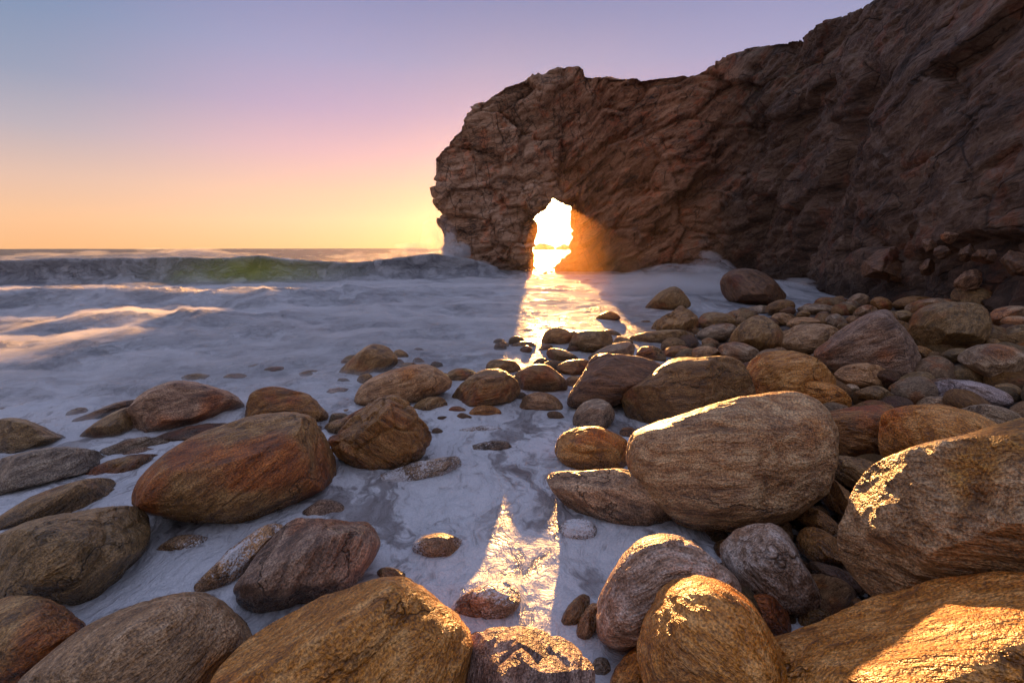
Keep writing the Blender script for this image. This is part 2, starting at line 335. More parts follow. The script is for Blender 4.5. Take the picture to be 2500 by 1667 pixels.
# ---- boulders: label | colour class | grain angle | frame | outline -----------------------------
# frames: survey sheets the outlines were measured on (offset x, offset y, scale)
K_ = 660/2352
FR = {'A':(1200,680,K_),'B':(1840,680,K_),'C':(540,760,K_),'D':(0,900,K_),'E':(0,1227,K_),'F':(540,1227,K_),
      'H':(1200,1100,K_),'I':(1840,1100,K_),'G':(0,0,2500/2352),'K':(1700,0,700/1568)}
ROCKS = """
brown pitted boulder lowest at the front, before the tan streaked one|br|20|E|-150,900 0,870 120,825 330,830 480,880 620,960 740,1040 750,1090 600,1190 400,1370 200,1568 100,1750 -150,1800
wide tan boulder with diagonal grain, front row beside white foam|tn|24|E|170,1568 400,1370 640,1180 900,1020 1200,890 1500,800 1700,800 1880,870 2050,1000 2150,1130 2160,1300 2000,1568 1900,1800 1000,2000 300,1900|f=2
broad speckled golden granite boulder with a crack across it, front row centre|or|28|F|0,1500 250,1190 550,990 870,840 1180,745 1370,690 1530,690 1700,760 1850,860 2000,1000 2090,1120 2110,1300 2070,1568 1950,1900 1000,2100 -50,1900|k=0.8 f=2
cracked olive brown boulder touching the underside of the huge smooth brown one|ol|22|E|-200,400 0,280 200,190 450,125 700,95 950,60 1180,45 1270,110 1285,250 1250,400 1130,530 1000,680 850,830 700,895 600,890 400,840 0,850 -200,870
huge smooth egg-shaped brown boulder overhanging dark water|br|32|G|310,1160 318,1110 360,1060 430,1015 520,980 600,960 665,953 710,965 745,1000 765,1040 772,1085 750,1120 700,1145 610,1180 540,1195 430,1190 350,1180|f=2
rust brown boulder with a sharp ridge like a roof, standing in foam|rb|-35|C|960,1110 1060,1030 1200,900 1330,790 1430,740 1530,740 1620,800 1700,900 1800,1000 1845,1110 1800,1190 1680,1290 1540,1360 1380,1390 1200,1370 1060,1310 990,1230|r=1
purple grey boulder with steep dark streaks and a notched top, in white foam|pu|62|F|120,780 150,700 280,520 420,330 560,200 680,140 800,135 950,150 1100,180 1230,170 1320,240 1360,360 1300,500 1200,640 1110,760 950,830 780,900 560,970 350,960 180,880
rounded grey brown boulder with fine level grain, perched above a wet slab|pu|6|D|1060,500 1100,380 1200,260 1330,170 1480,115 1620,115 1800,150 1980,200 2080,270 2120,330 2060,400 1900,470 1700,520 1480,570 1200,600 1100,570
boxy dark brown boulder behind the huge egg-shaped one|rb|4|C|205,960 215,820 270,710 380,665 470,660 620,690 750,720 820,790 900,870 950,920 900,980 700,1000 400,1020 220,1010|n=3.2
smooth loaf-shaped tan boulder leaning over the sharp-ridged one|tn|15|C|1165,800 1180,700 1250,620 1380,550 1550,490 1750,460 1870,480 1980,560 2005,620 1970,680 1850,740 1700,800 1600,830 1400,840 1190,830|f=2
dark wedge-shaped boulder at the edge of the misty sea|br|30|C|1003,570 1060,480 1160,390 1260,310 1340,285 1440,310 1520,380 1540,450 1480,500 1350,560 1200,590 1050,600
faint stone in mist just seaward of the dark wedge-shaped boulder, open sea side|br|10|C|1030,460 1070,400 1150,375 1200,400 1150,480 1060,500
faint stone in mist behind the dark wedge-shaped boulder, arch side|br|10|C|1490,400 1510,340 1570,330 1640,390 1620,440 1520,450
small round stone between the dark wedge boulder and the loaf-shaped one|br|50|C|1170,640 1190,570 1250,540 1310,550 1330,620 1250,680 1180,670
low flat-topped stone just behind the loaf-shaped boulder|br|5|C|1490,500 1550,455 1620,445 1720,455 1700,520 1550,540
small dark hump awash in the sea, seaward of the boxy dark boulder|br|0|C|340,540 380,495 480,478 580,490 610,525 520,550 400,560
small reddish hump awash, furthest out along the open sea edge|rb|0|C|-10,620 20,565 90,540 200,545 240,570 190,610 80,640
low streaked hump awash next to the dark wedge-shaped boulder|br|0|C|640,560 720,520 800,508 900,530 920,550 850,580 720,590
barely visible hump in thick mist behind the small dark hump|br|0|C|190,510 240,470 330,455 380,480 340,530
dark low hump awash behind the rounded grey brown boulder|br|0|D|1540,110 1600,60 1700,40 1800,50 1880,75 1800,130 1650,140
flat wet slab with foam running over it beside the loaf-shaped boulder|pu|-10|C|870,710 950,670 1080,665 1150,690 1100,740 1000,780 920,750
small grey cobble between the boxy dark boulder and flat wet slab|gy|0|C|855,820 900,785 960,778 1015,810 980,850 890,865
grey brown cobble wedged below the small grey cobble|gy|10|C|925,870 980,830 1060,812 1150,840 1100,890 980,910
tan cobble touching the seaward foot of the sharp-ridged boulder|tn|20|C|955,930 1000,880 1080,850 1160,850 1120,920 1040,960
dark cobble against the back corner of the boxy dark boulder|dk|0|C|780,740 850,740 895,780 860,820 800,810
long sloping brown slab leaning along the sharp-ridged boulder|br|35|C|880,1010 950,960 1060,930 1150,880 1250,830 1300,850 1150,1000 1000,1110 930,1080
brown boulder tucked under the shaded end of the loaf-shaped one|br|25|C|1650,870 1700,790 1800,750 1920,740 1975,810 1960,870 1850,920 1720,920
pale reddish cobble standing in foam before the domed brown boulder|rb|0|C|1955,880 2000,830 2070,820 2150,870 2140,920 2040,930 1970,920
small orange oval stone alone in foam before the domed boulder|or|10|G|1075,950 1090,934 1125,930 1153,943 1148,960 1115,968 1082,962
domed brown boulder beside the loaf-shaped one|br|10|G|1022,930 1040,900 1080,865 1115,847 1150,848 1180,868 1197,895 1190,915 1150,930 1090,940
dark brown boulder peeping out between the loaf-shaped and domed ones|br|10|C|1950,560 2000,510 2090,492 2230,520 2200,600 2080,660 1970,640
low brown stone behind the domed boulder at the surf edge|br|5|A|-60,780 -20,715 80,698 190,715 275,790 240,840 100,860 -40,850
reddish domed boulder with curved cracks between the domed brown one and the black-brown slab block|br|-10|A|195,840 280,780 360,745 470,745 560,800 640,880 670,950 600,1000 400,1010 230,960
flat-topped dark red stone just seaward of the layered dark block|rb|0|A|555,780 620,725 740,705 860,710 850,800 760,860 650,865 590,830
brown cobble against the foot of the layered dark block|br|0|A|635,900 670,855 740,845 800,870 760,960 670,970
low boulder with a glinting golden top in the foam, before the reddish dome|tn|0|A|240,1110 280,1030 370,990 480,995 570,1030 620,1090 620,1140 520,1165 350,1165 250,1150|wet=1
large layered dark boulder with a slanting flat top|dk|-3|A|665,1090 700,980 780,860 850,740 900,670 980,650 1120,665 1300,690 1430,730 1500,770 1480,850 1300,980 1120,1090 900,1150 720,1120|n=3
massive blocky brown boulder with a sloping golden shoulder and a level crack|rb|3|A|1105,1080 1180,980 1340,880 1470,780 1570,720 1700,705 1860,690 2020,680 2130,720 2210,810 2250,900 2280,1050 2150,1180 1800,1270 1500,1290 1300,1290 1180,1190|n=3.2
speckled round grey boulder in the gap between two massive dark ones|gy|30|A|705,1240 740,1140 820,1070 920,1040 1000,1070 1070,1150 1070,1230 1000,1310 850,1340 730,1310
small round cobble in foam between the speckled round boulder and the giant tan one|gy|0|A|1110,1330 1150,1295 1210,1290 1280,1330 1270,1400 1190,1430 1130,1390
orange brown oval boulder nudging the flank of the giant tan one|or|-12|G|1273,1030 1285,1000 1320,982 1375,980 1420,1000 1450,1020 1455,1060 1430,1080 1370,1087 1310,1075 1283,1055
giant smooth tan boulder with a sunlit shoulder and ochre stain|gt|8|G|1455,1060 1458,1010 1480,985 1560,960 1650,935 1740,915 1810,908 1860,925 1895,960 1910,1020 1905,1080 1880,1140 1820,1180 1740,1205 1650,1210 1580,1195 1510,1160 1470,1110|k=0.8 f=4
low wrinkled grey slab running beneath the giant tan boulder|gy|-12|H|470,210 560,185 800,180 1000,170 1240,165 1500,300 1700,550 1600,680 1350,660 1080,640 900,580 760,550 640,470 520,340|k=0.6
low cracked stone awash at the tip of the wrinkled grey slab|gy|0|H|590,640 700,590 850,600 920,660 900,760 760,800 630,780|foam=1
rough stone drenched in sunlit foam in the middle of the channel|tn|0|F|1650,370 1760,290 1900,258 2020,290 2150,350 2080,450 1950,510 1780,500 1690,440|foam=1
small dark stone between the notched purple boulder and golden granite one|br|-30|F|1345,610 1400,560 1480,560 1600,610 1680,670 1660,720 1540,700 1400,690
rough drowned stone under thin foam before the dark grey ribbed boulder|gy|20|G|1030,1400 1060,1370 1120,1335 1165,1330 1200,1370 1180,1410 1110,1430|foam=1
dark grey boulder with upright ribs, lowest in the centre|rg|78|G|1050,1568 1070,1480 1110,1450 1180,1443 1260,1460 1320,1478 1355,1520 1362,1568 1340,1660 1250,1700 1120,1700 1055,1640|n=2.8
small orange stone peeping between the golden granite and the ribbed grey boulder|or|0|G|1060,1480 1080,1455 1105,1448 1115,1480 1090,1510 1068,1505
boulder grey white on top and rusty orange below, beside the foam|go|28|G|1378,1440 1385,1380 1410,1320 1440,1270 1480,1238 1530,1230 1590,1250 1640,1290 1690,1340 1700,1380 1650,1420 1560,1440 1480,1480 1420,1490 1385,1470|f=3
glowing orange boulder cut by a slanting shadow, front row|or|-25|G|1470,1500 1480,1430 1510,1370 1560,1338 1610,1333 1670,1350 1720,1385 1760,1440 1790,1500 1815,1568 1810,1680 1700,1730 1560,1700 1490,1600|f=2
broad coarse orange brown boulder filling the near corner|or|20|G|1780,1480 1850,1455 1920,1430 1990,1395 2080,1365 2180,1345 2290,1340 2400,1345 2600,1400 2650,1600 2500,1800 2200,1850 1900,1800 1800,1600|k=0.8 f=2
enormous ochre and grey layered boulder with a long groove, cut by the frame edge|og|12|G|1955,1260 1958,1200 1985,1130 2030,1080 2100,1055 2200,1030 2280,1005 2352,985 2500,960 2650,1000 2700,1150 2650,1300 2450,1380 2250,1380 2080,1375 2000,1355 1968,1310|k=0.8 mul=.80
rounded reddish boulder with a pitted sunlit end, above the enormous layered one|or|-14|G|2020,1000 2028,960 2060,935 2140,930 2220,945 2280,970 2320,1000 2250,1040 2150,1070 2080,1085 2040,1065 2022,1030|mul=.9
layered brown boulder between the giant tan one and rounded reddish one|rb|6|G|1885,955 1930,940 1990,933 2050,930 2060,960 2030,1000 2025,1040 1990,1058 1930,1050 1895,1020
dark smooth stone beneath the layered brown boulder|br|-15|G|1890,1050 1930,1045 1990,1055 2040,1075 2060,1090 2000,1120 1950,1125 1900,1090
narrow leaning red brown stone in the gap behind the giant tan boulder|rb|-45|I|550,350 610,240 660,220 760,300 880,410 940,480 890,640 800,590 650,500
small stone with a sunlit top behind the enormous layered boulder|or|5|I|865,340 920,260 1030,222 1170,225 1150,330 1050,420 940,450 890,410
dark red stone, upper of two stacked in the deep gap|rb|-25|I|360,600 420,520 520,490 650,560 760,680 800,780 740,810 600,720 420,640
smooth brown stone, lower of two stacked in the deep gap|rb|-30|I|370,780 430,670 540,665 700,750 830,850 870,950 860,1050 700,1030 500,960 400,880
angular boulder with a blue white face between the rusty one and the deep gap|go|-40|G|1648,1270 1680,1230 1730,1206 1780,1205 1815,1240 1840,1290 1870,1340 1892,1390 1870,1410 1820,1420 1780,1410 1740,1370 1690,1340
small dark red stone behind the glowing orange boulder|rb|0|G|1715,1375 1750,1360 1790,1375 1810,1410 1820,1450 1790,1480 1750,1450 1720,1410
flat reddish chip lying at the bottom of the deep gap|rb|30|I|370,1480 420,1400 560,1350 640,1400 700,1440 560,1540 400,1568
purplish angular stone behind the coarse orange corner boulder|rb|20|I|600,1330 680,1265 790,1245 900,1280 960,1320 880,1370 740,1440 640,1400
nearly black stone deep in the gap under the two stacked ones|dk|-20|I|450,950 600,980 850,1060 980,1250 800,1270 620,1300 520,1150
small pale pebble in foam beside the ribbed grey boulder|gy|0|G|1355,1535 1370,1508 1395,1510 1405,1540 1395,1570 1365,1570
dark orange stone squeezed under the glowing orange boulder|or|40|G|1400,1560 1430,1510 1465,1482 1490,1490 1490,1540 1500,1600 1440,1610 1400,1600
finger-shaped upright pebble against the rusty grey white boulder|tn|60|G|1323,1450 1335,1415 1355,1385 1378,1385 1378,1420 1365,1455 1345,1475 1325,1470
drowned dark stone under foam beside the finger-shaped pebble|br|40|G|1285,1430 1305,1390 1335,1362 1358,1370 1350,1410 1325,1440 1295,1445
dark round stone in shadow under the giant tan boulder|dk|0|H|1800,760 1860,700 2000,690 2080,750 2000,820 1860,820
brown slab flecked with foam just below the huge egg-shaped boulder|tn|15|E|1310,470 1400,370 1540,290 1680,280 1850,300 1980,340 1900,400 1700,430 1500,490|foam=1
long narrow slab half drowned in bubbles beside the notched purple boulder|tn|40|G|440,1350 500,1290 560,1240 610,1205 655,1205 640,1240 590,1290 530,1340 470,1370|foam=1
purplish stone touching the back of the notched purple boulder|pu|10|F|690,90 780,20 880,-30 1000,-20 1090,40 1115,100 1050,150 900,160 750,150
dark brown stone under the lower edge of the huge egg-shaped boulder|br|10|F|550,80 650,0 750,-20 760,50 650,110
long wet slab fringed with foam below the sharp-ridged boulder|gy|14|G|790,1120 860,1095 930,1070 1000,1053 1070,1047 1115,1052 1128,1075 1060,1085 980,1100 880,1120|foam=1 k=0.5
thin drowned ledge near the small orange oval stone|gy|3|G|1040,990 1090,980 1150,978 1165,990 1100,1005|foam=1
wrinkled drowned ledge nearer the sunlit channel|gy|3|G|1060,1030 1100,1018 1160,1010 1180,1030 1130,1045 1070,1045|foam=1
dark brown hump with a long tail at the open sea side|br|-20|D|-150,500 0,445 120,430 240,440 350,490 450,550 560,580 620,610 500,650 350,700 150,760 0,800 -150,800
small dark stone behind the hump with the long tail|dk|-10|D|330,465 400,455 480,475 540,510 480,545 400,530
dark slanting slab reaching from the sea to the rounded grey brown boulder|dk|20|D|555,515 620,450 750,400 900,340 1050,290 1210,268 1200,330 1000,400 850,480 700,535 620,530
folded brown wedge of rock beside the rounded grey brown boulder|br|32|D|685,600 740,530 900,430 1050,350 1150,330 1200,450 1150,600 1050,650 850,650 730,630
pale wet slab with a foam rim under the rounded grey brown boulder|gy|15|D|830,720 1000,660 1150,600 1400,600 1700,640 1500,740 1200,780 950,770|k=0.6
small purplish slab below the pale wet one|pu|10|D|1010,790 1080,720 1200,690 1500,690 1520,750 1400,800 1100,820|k=0.6
long low red brown stone between two bands of foam|rb|18|D|640,990 720,910 850,840 1030,780 1200,745 1420,750 1430,800 1300,860 1100,920 980,960 800,990
long low boulder with a smooth pale top at the open sea side|pt|14|D|-200,880 0,790 200,730 450,690 650,690 820,720 920,765 960,800 850,880 650,930 400,1000 200,1060 0,1115 -200,1150
long whale-backed dark boulder above the cracked olive one|ol|24|D|-150,1400 0,1290 200,1170 400,1080 600,1000 780,960 920,960 1020,1010 1060,1090 1020,1160 900,1220 700,1260 400,1330 150,1400 0,1450 -150,1480
tiny stone end at the frame edge between two long boulders|rb|0|D|-60,1200 0,1165 50,1215 20,1270 -50,1270
faint drowned hump in mist at the frame edge|gy|0|D|-100,390 0,335 120,345 200,380 150,430 0,445
shadowed flat stone between the rounded grey brown and egg-shaped boulders|dk|15|D|1300,620 1500,540 1800,480 2050,480 2100,520 1900,600 1600,680
rugged dark brown boulder at the surf edge, first past the misty stones|br|5|A|662,600 690,520 750,465 860,450 980,455 1065,500 1060,570 990,620 880,650 750,670 680,640
misty brown stone seaward of the rugged dark boulder|br|10|A|430,540 470,460 560,415 640,440 715,490 680,560 560,590 450,580
low misty stone furthest out in front of the arch's sunlit water|br|0|A|155,600 200,560 290,540 380,565 400,600 300,620 190,620
tilted barrel-shaped brown stone in the surf before the rugged dark boulder|br|-20|A|470,660 490,615 550,603 640,625 720,665 765,700 700,730 570,745 500,720
grey wedge-shaped stone with a golden rim behind the layered dark boulder|gy|20|A|820,700 900,640 1000,590 1120,555 1200,545 1250,590 1245,660 1150,720 950,740
small brown stone between the rugged dark boulder and the grey wedge|br|0|A|1045,560 1060,510 1120,500 1220,530 1240,570 1150,600 1080,600
small stone peeping over the rugged dark boulder|br|0|A|960,460 1020,440 1090,460 1140,495 1100,520 1000,500
long flat-topped slab at the surf edge below the pyramid-shaped rock|br|2|A|1180,515 1300,475 1450,455 1600,445 1700,455 1755,510 1760,560 1600,575 1400,580 1250,580|n=3
pyramid-shaped brown rock with a sunlit facet|br|45|A|1380,450 1420,370 1500,330 1580,300 1620,255 1660,243 1720,270 1790,310 1800,400 1760,490 1650,480 1450,465|r=1
rounded dark boulder just behind the pyramid-shaped rock|br|0|A|1780,360 1830,300 1950,292 2060,310 2130,360 2120,400 2000,450 1850,460
smooth egg-shaped grey stone in front of the rounded dark boulder|gy|12|A|1770,490 1850,430 1980,395 2090,390 2135,430 2090,510 2000,550 1850,550 1780,530
tiny flat stone in the surf seaward of the pyramid-shaped rock|br|0|A|1270,380 1330,363 1400,370 1390,400 1300,400
round stone with a bright golden glint behind the layered dark boulder|br|0|A|1250,660 1290,600 1370,588 1450,600 1510,660 1525,720 1420,740 1290,720|wet=1
flat reddish stone beside the glinting round one|rb|0|A|1475,620 1560,590 1680,583 1750,620 1740,680 1640,710 1520,700
dome with a golden lit edge peeping over the massive blocky boulder|tn|15|A|1685,700 1720,630 1800,595 1880,585 1970,610 2030,670 1980,720 1800,730
broad low grey boulder behind the massive blocky one|gy|-10|A|1965,600 2040,560 2130,548 2250,580 2340,640 2300,720 2150,760 2020,700
small cobble peeping over the layered dark boulder|gy|0|A|1300,690 1370,672 1450,700 1480,750 1380,740
small flat cobble peeping over the shoulder of the massive blocky boulder|br|0|A|1485,750 1550,712 1620,705 1680,720 1640,780 1540,790
round brown boulder with upright streaks between the egg-shaped grey stone and the split one|br|70|G|1672,790 1690,755 1720,730 1750,722 1785,745 1803,775 1798,800 1760,812 1700,808
dark cone-shaped rock veiled by surf spray|br|50|A|1320,265 1390,190 1480,110 1580,65 1640,90 1700,160 1745,235 1640,280 1450,290
tiny glowing stone awash in the sunlit surf|or|0|A|890,355 960,305 1030,280 1100,310 1130,355 1000,380
big black boulder with surf breaking over it near the cliff|dk|-35|G|1655,640 1680,620 1720,616 1760,630 1790,660 1815,690 1760,705 1690,700 1660,680
low dark stone between the rounded dark boulder and the grey surf-edge stone|br|0|A|2040,310 2110,275 2190,275 2260,310 2300,350 2180,370 2080,350
smooth grey stone at the surf edge below the big black boulder|gy|0|A|2200,270 2270,240 2400,235 2450,280 2380,320 2250,320
tall speckled grey boulder shaped like a shark fin|pu|30|B|520,650 620,570 740,460 860,380 980,315 1080,290 1180,295 1250,370 1330,490 1400,600 1450,720 1470,790 1350,850 1200,860 950,850 720,830 600,740
big boxy cracked brown boulder beyond the shark-fin one|ol|60|B|1360,480 1375,350 1450,265 1560,225 1750,212 1950,220 2030,280 2060,380 2050,480 1980,560 1880,610 1620,650 1480,620 1380,570|n=3.2
split brown boulder with a level ledge, half behind the shark-fin one|tn|5|B|190,590 240,500 340,420 480,395 640,400 740,440 740,550 600,640 400,660 230,640|n=3
golden lit rounded boulder between the massive blocky and shark-fin ones|or|12|G|1712,850 1735,820 1780,806 1830,808 1880,825 1900,850 1925,880 1900,910 1820,935 1750,940 1725,900
mottled oval boulder at the foot of the shark-fin one|tn|-5|B|700,820 780,765 900,740 1050,745 1160,790 1230,850 1240,910 1150,950 950,960 800,930 720,880
streaky brown oval boulder just behind the giant tan one|or|8|B|150,1030 240,960 400,905 560,895 700,930 800,990 850,1050 840,1130 720,1180 500,1200 300,1150
brown boulder with a raised lip, behind the layered brown one|br|-5|B|845,1060 880,990 980,940 1080,930 1170,970 1230,1030 1200,1090 1050,1110 900,1130
small rust-coloured stone leaning on the raised-lip boulder|rb|-15|B|1165,960 1220,905 1320,905 1390,950 1380,1000 1280,1030 1200,1020
brown stone with curved grain carrying the tiny orange one|ol|25|B|1230,900 1310,840 1420,805 1530,820 1585,870 1560,930 1480,990 1380,1000 1280,960
tiny rough orange stone perched on the curved-grain one|or|0|B|1275,830 1290,780 1340,760 1400,790 1400,830 1330,855
small speckled grey cobble between the mottled oval and raised-lip boulders|gy|0|B|765,950 810,918 880,920 930,960 890,1000 810,1000
pale blue grey slab with a fine crack, among the browner stones|pl|-8|B|1490,970 1560,900 1700,880 1850,890 2000,920 2120,960 2230,1010 2270,1070 2200,1120 1950,1100 1700,1080 1530,1030
speckled bluish stone under the pale slab|gy|-8|B|1375,1080 1470,1035 1620,1025 1760,1060 1830,1120 1700,1160 1500,1130
low olive stone just behind the layered brown boulder|ol|0|B|1030,1120 1120,1078 1220,1068 1350,1085 1420,1110 1350,1160 1150,1170
small brown cobble under the rust-coloured stone|br|0|B|1230,1060 1280,1020 1350,1030 1390,1065 1330,1090
ochre brown boulder with wavy grain behind the pale slab|ol|-10|B|1590,850 1680,780 1800,750 1950,780 2060,840 2110,900 1950,930 1750,910 1620,900
big fissured grey boulder behind the pale slab, near the frame edge|gy|-25|B|1765,700 1850,620 1980,580 2150,580 2300,620 2450,700 2500,850 2400,960 2200,930 2000,850 1850,760
smooth dark round stone beside the shark-fin boulder|ol|0|B|1465,760 1500,690 1580,665 1680,690 1720,740 1650,810 1520,810
flat oval stone below the big boxy cracked boulder|ol|5|B|1615,660 1700,615 1800,605 1890,615 1850,680 1760,740 1680,720
dark reddish stone between the shark-fin and boxy cracked boulders|rb|-15|B|1370,590 1450,580 1560,630 1620,670 1540,700 1430,700
mossy brown stone beyond the end of the pale slab|ol|0|B|2070,940 2150,910 2250,915 2330,960 2360,1020 2290,1070 2180,1010
broad grey boulder partly in shade behind the rounded reddish one|gy|-12|B|1750,1150 1900,1105 2050,1095 2200,1130 2350,1200 2400,1300 2250,1350 2000,1300 1850,1220
dark stone at the frame edge below the mossy brown one|dk|0|B|2260,1110 2320,1070 2420,1050 2450,1180 2350,1190
long dark humped boulder lying at the cliff foot|ol|-12|B|1710,150 1760,80 1850,60 2000,80 2120,120 2220,190 2270,240 2150,280 1900,250 1760,220
long smooth grey stone below the dark humped boulder|gy|5|B|1300,260 1380,205 1520,175 1680,172 1780,205 1700,260 1500,300 1360,300
flat reddish slab behind the long smooth grey stone|rb|5|B|1195,220 1280,170 1400,152 1560,165 1540,200 1380,240 1260,280
grey boulder with curved bands beyond the boxy cracked one|gy|15|B|2045,320 2100,265 2220,240 2400,245 2450,330 2350,400 2150,420 2070,390
small smooth oval stone before the grey curved-band boulder|gy|0|B|2130,380 2180,330 2280,318 2420,340 2400,420 2220,430
dark mossy boulder at the frame edge beyond the boxy cracked one|ol|20|B|2080,510 2170,440 2290,400 2420,400 2450,560 2300,610 2170,580
flat brown slab between the dark mossy boulder and big fissured one|br|-15|B|1960,570 2030,515 2150,530 2270,580 2200,620 2050,620
round cracked stone between the shark-fin and boxy boulders, further back|br|0|B|1180,320 1250,280 1340,275 1400,320 1380,380 1280,400 1220,380
small bluish chip beside the boxy cracked boulder|gy|0|B|2060,460 2120,428 2200,430 2150,490 2080,510
knobbly dark red stone above the shark-fin boulder's peak|rb|30|B|1000,220 1040,170 1110,158 1190,190 1215,250 1170,290 1080,285
pale oval stone touching the knobbly dark red one|gy|20|B|855,320 900,260 980,222 1050,240 1100,290 1000,340 900,350
pale pointed stone behind the shark-fin boulder's slope|gy|10|B|590,400 640,330 720,300 790,340 820,400 740,430 640,430
brown rounded stone behind the pale pointed one|br|0|B|670,290 730,240 800,220 880,240 910,280 860,320 740,310
pale low stone just above the split brown boulder|tn|5|B|270,410 330,350 450,333 560,350 600,385 520,430 370,440
wide pale flat stone in the middle of the far cobbles|gy|0|B|360,270 440,230 560,222 700,240 720,280 640,310 480,320
reddish boulder at the foot of the big black surf-washed one|rb|25|B|85,290 130,220 230,182 320,190 370,230 330,300 200,330
small dark cobble before the reddish surf-edge boulder|dk|0|B|195,300 250,250 320,240 370,270 360,320 280,330
small brown cobble beside the wide pale flat stone|br|0|B|360,330 400,285 460,272 500,305 480,340 410,350
tan cobble between the round streaked boulder and pale low stone|tn|0|B|140,340 190,300 280,300 350,350 330,400 240,410 180,390
low red stone at the waterline by the cliff|rb|0|B|520,210 560,172 650,160 740,175 720,210 640,240 560,230
small brown stone next to the low red waterline one|br|0|B|650,220 720,180 810,172 830,200 760,240
angular grey rock below the layered ledge at the cliff foot|gy|40|B|790,215 840,160 920,125 1000,150 1010,210 920,250 830,250
small dark stone between the wide pale flat and pale pointed ones|dk|0|B|525,340 570,290 640,280 670,310 620,360
tiny grey stone in the wet gap before the split brown boulder|gy|0|B|90,640 120,590 180,570 200,620 160,660
layered ledge of brown rock at the waterline of the cliff|br|0|B|700,120 780,80 900,70 1000,100 960,160 820,170 710,160|n=3
pale misty stone washed by surf at the cliff foot|gy|0|B|350,90 380,40 440,20 490,60 480,110 400,115
big square block fallen at the cliff foot|dk|4|K|885,1410 920,1365 980,1348 1080,1350 1200,1342 1220,1420 1215,1510 1180,1590 1000,1600 880,1580|n=3.4 r=1 w=1
angular brown block on the shoulder of the big square one|dk|30|K|1210,1350 1250,1295 1320,1320 1310,1400 1230,1400|n=3.4 r=1 w=1
pale-topped angular block, highest of the fallen ones|pu|30|K|1325,1275 1370,1240 1420,1225 1440,1290 1390,1340 1340,1330|n=3.4 r=1 w=1
upright brown block under the pale-topped one|dk|70|K|1300,1380 1330,1325 1390,1330 1405,1400 1360,1450 1310,1440|n=3.4 r=1 w=1
dark block beside the big square one, lower step|dk|20|K|1210,1440 1240,1400 1300,1400 1320,1470 1290,1540 1220,1530|n=3.4 r=1 w=1
rounded dark block in the cliff-foot pile behind the long humped boulder|dk|60|K|1400,1400 1430,1330 1500,1325 1520,1400 1490,1470 1420,1470|n=3.4 r=1 w=1
blunt dark block deepest in the cliff-foot pile|dk|50|K|1500,1390 1550,1330 1640,1325 1660,1400 1600,1480 1520,1470|n=3.4 r=1 w=1
large rounded block of the cliff-foot pile nearest the frame edge|dk|40|K|1640,1460 1690,1370 1790,1350 1860,1450 1820,1560 1680,1570|n=3.4 r=1 w=1
folded grey block below the blunt dark one|pu|60|K|1380,1560 1420,1480 1520,1460 1580,1520 1550,1600 1420,1610|n=3.4 r=1 w=1
"""
# ================================================================ cliff with its arch
def Gr(u, v): return ray(u*2500/2352, v*2500/2352)
WALL = [(1300,40.5),(1345,38.6),(1420,37.6),(1500,37.2),(1600,36.6),(1640,36),(1700,33.5),(1760,29.5),(1830,25),(1900,21.5),(1980,18.2),(2060,15.6),(2160,13.2),(2260,11.4),(2352,10.2),(2500,8.6),(2750,6.8),(3200,5.0)]
_wu = [a for a,_ in WALL]; _wd = [b for _,b in WALL]
def wall_pt(u, d):
    q = Gr(u, 567.3); return q[0]/q[1]*d, d
_wxy = np.array([wall_pt(a,b) for a,b in WALL])
def wall_x(y):
    o = np.argsort(_wxy[:,1]); return float(np.interp(y, _wxy[o,1], _wxy[o,0]))
SKY = [(1300,215),(1345,190),(1352,177),(1400,176),(1450,177),(1500,174),(1560,172),(1590,163),(1600,156),(1640,135),(1690,112),(1740,95),(1800,86),(1815,80),(1840,55),(1900,22),(1930,2),(1960,-20),(2050,-70),(2352,-170),(3200,-400)]
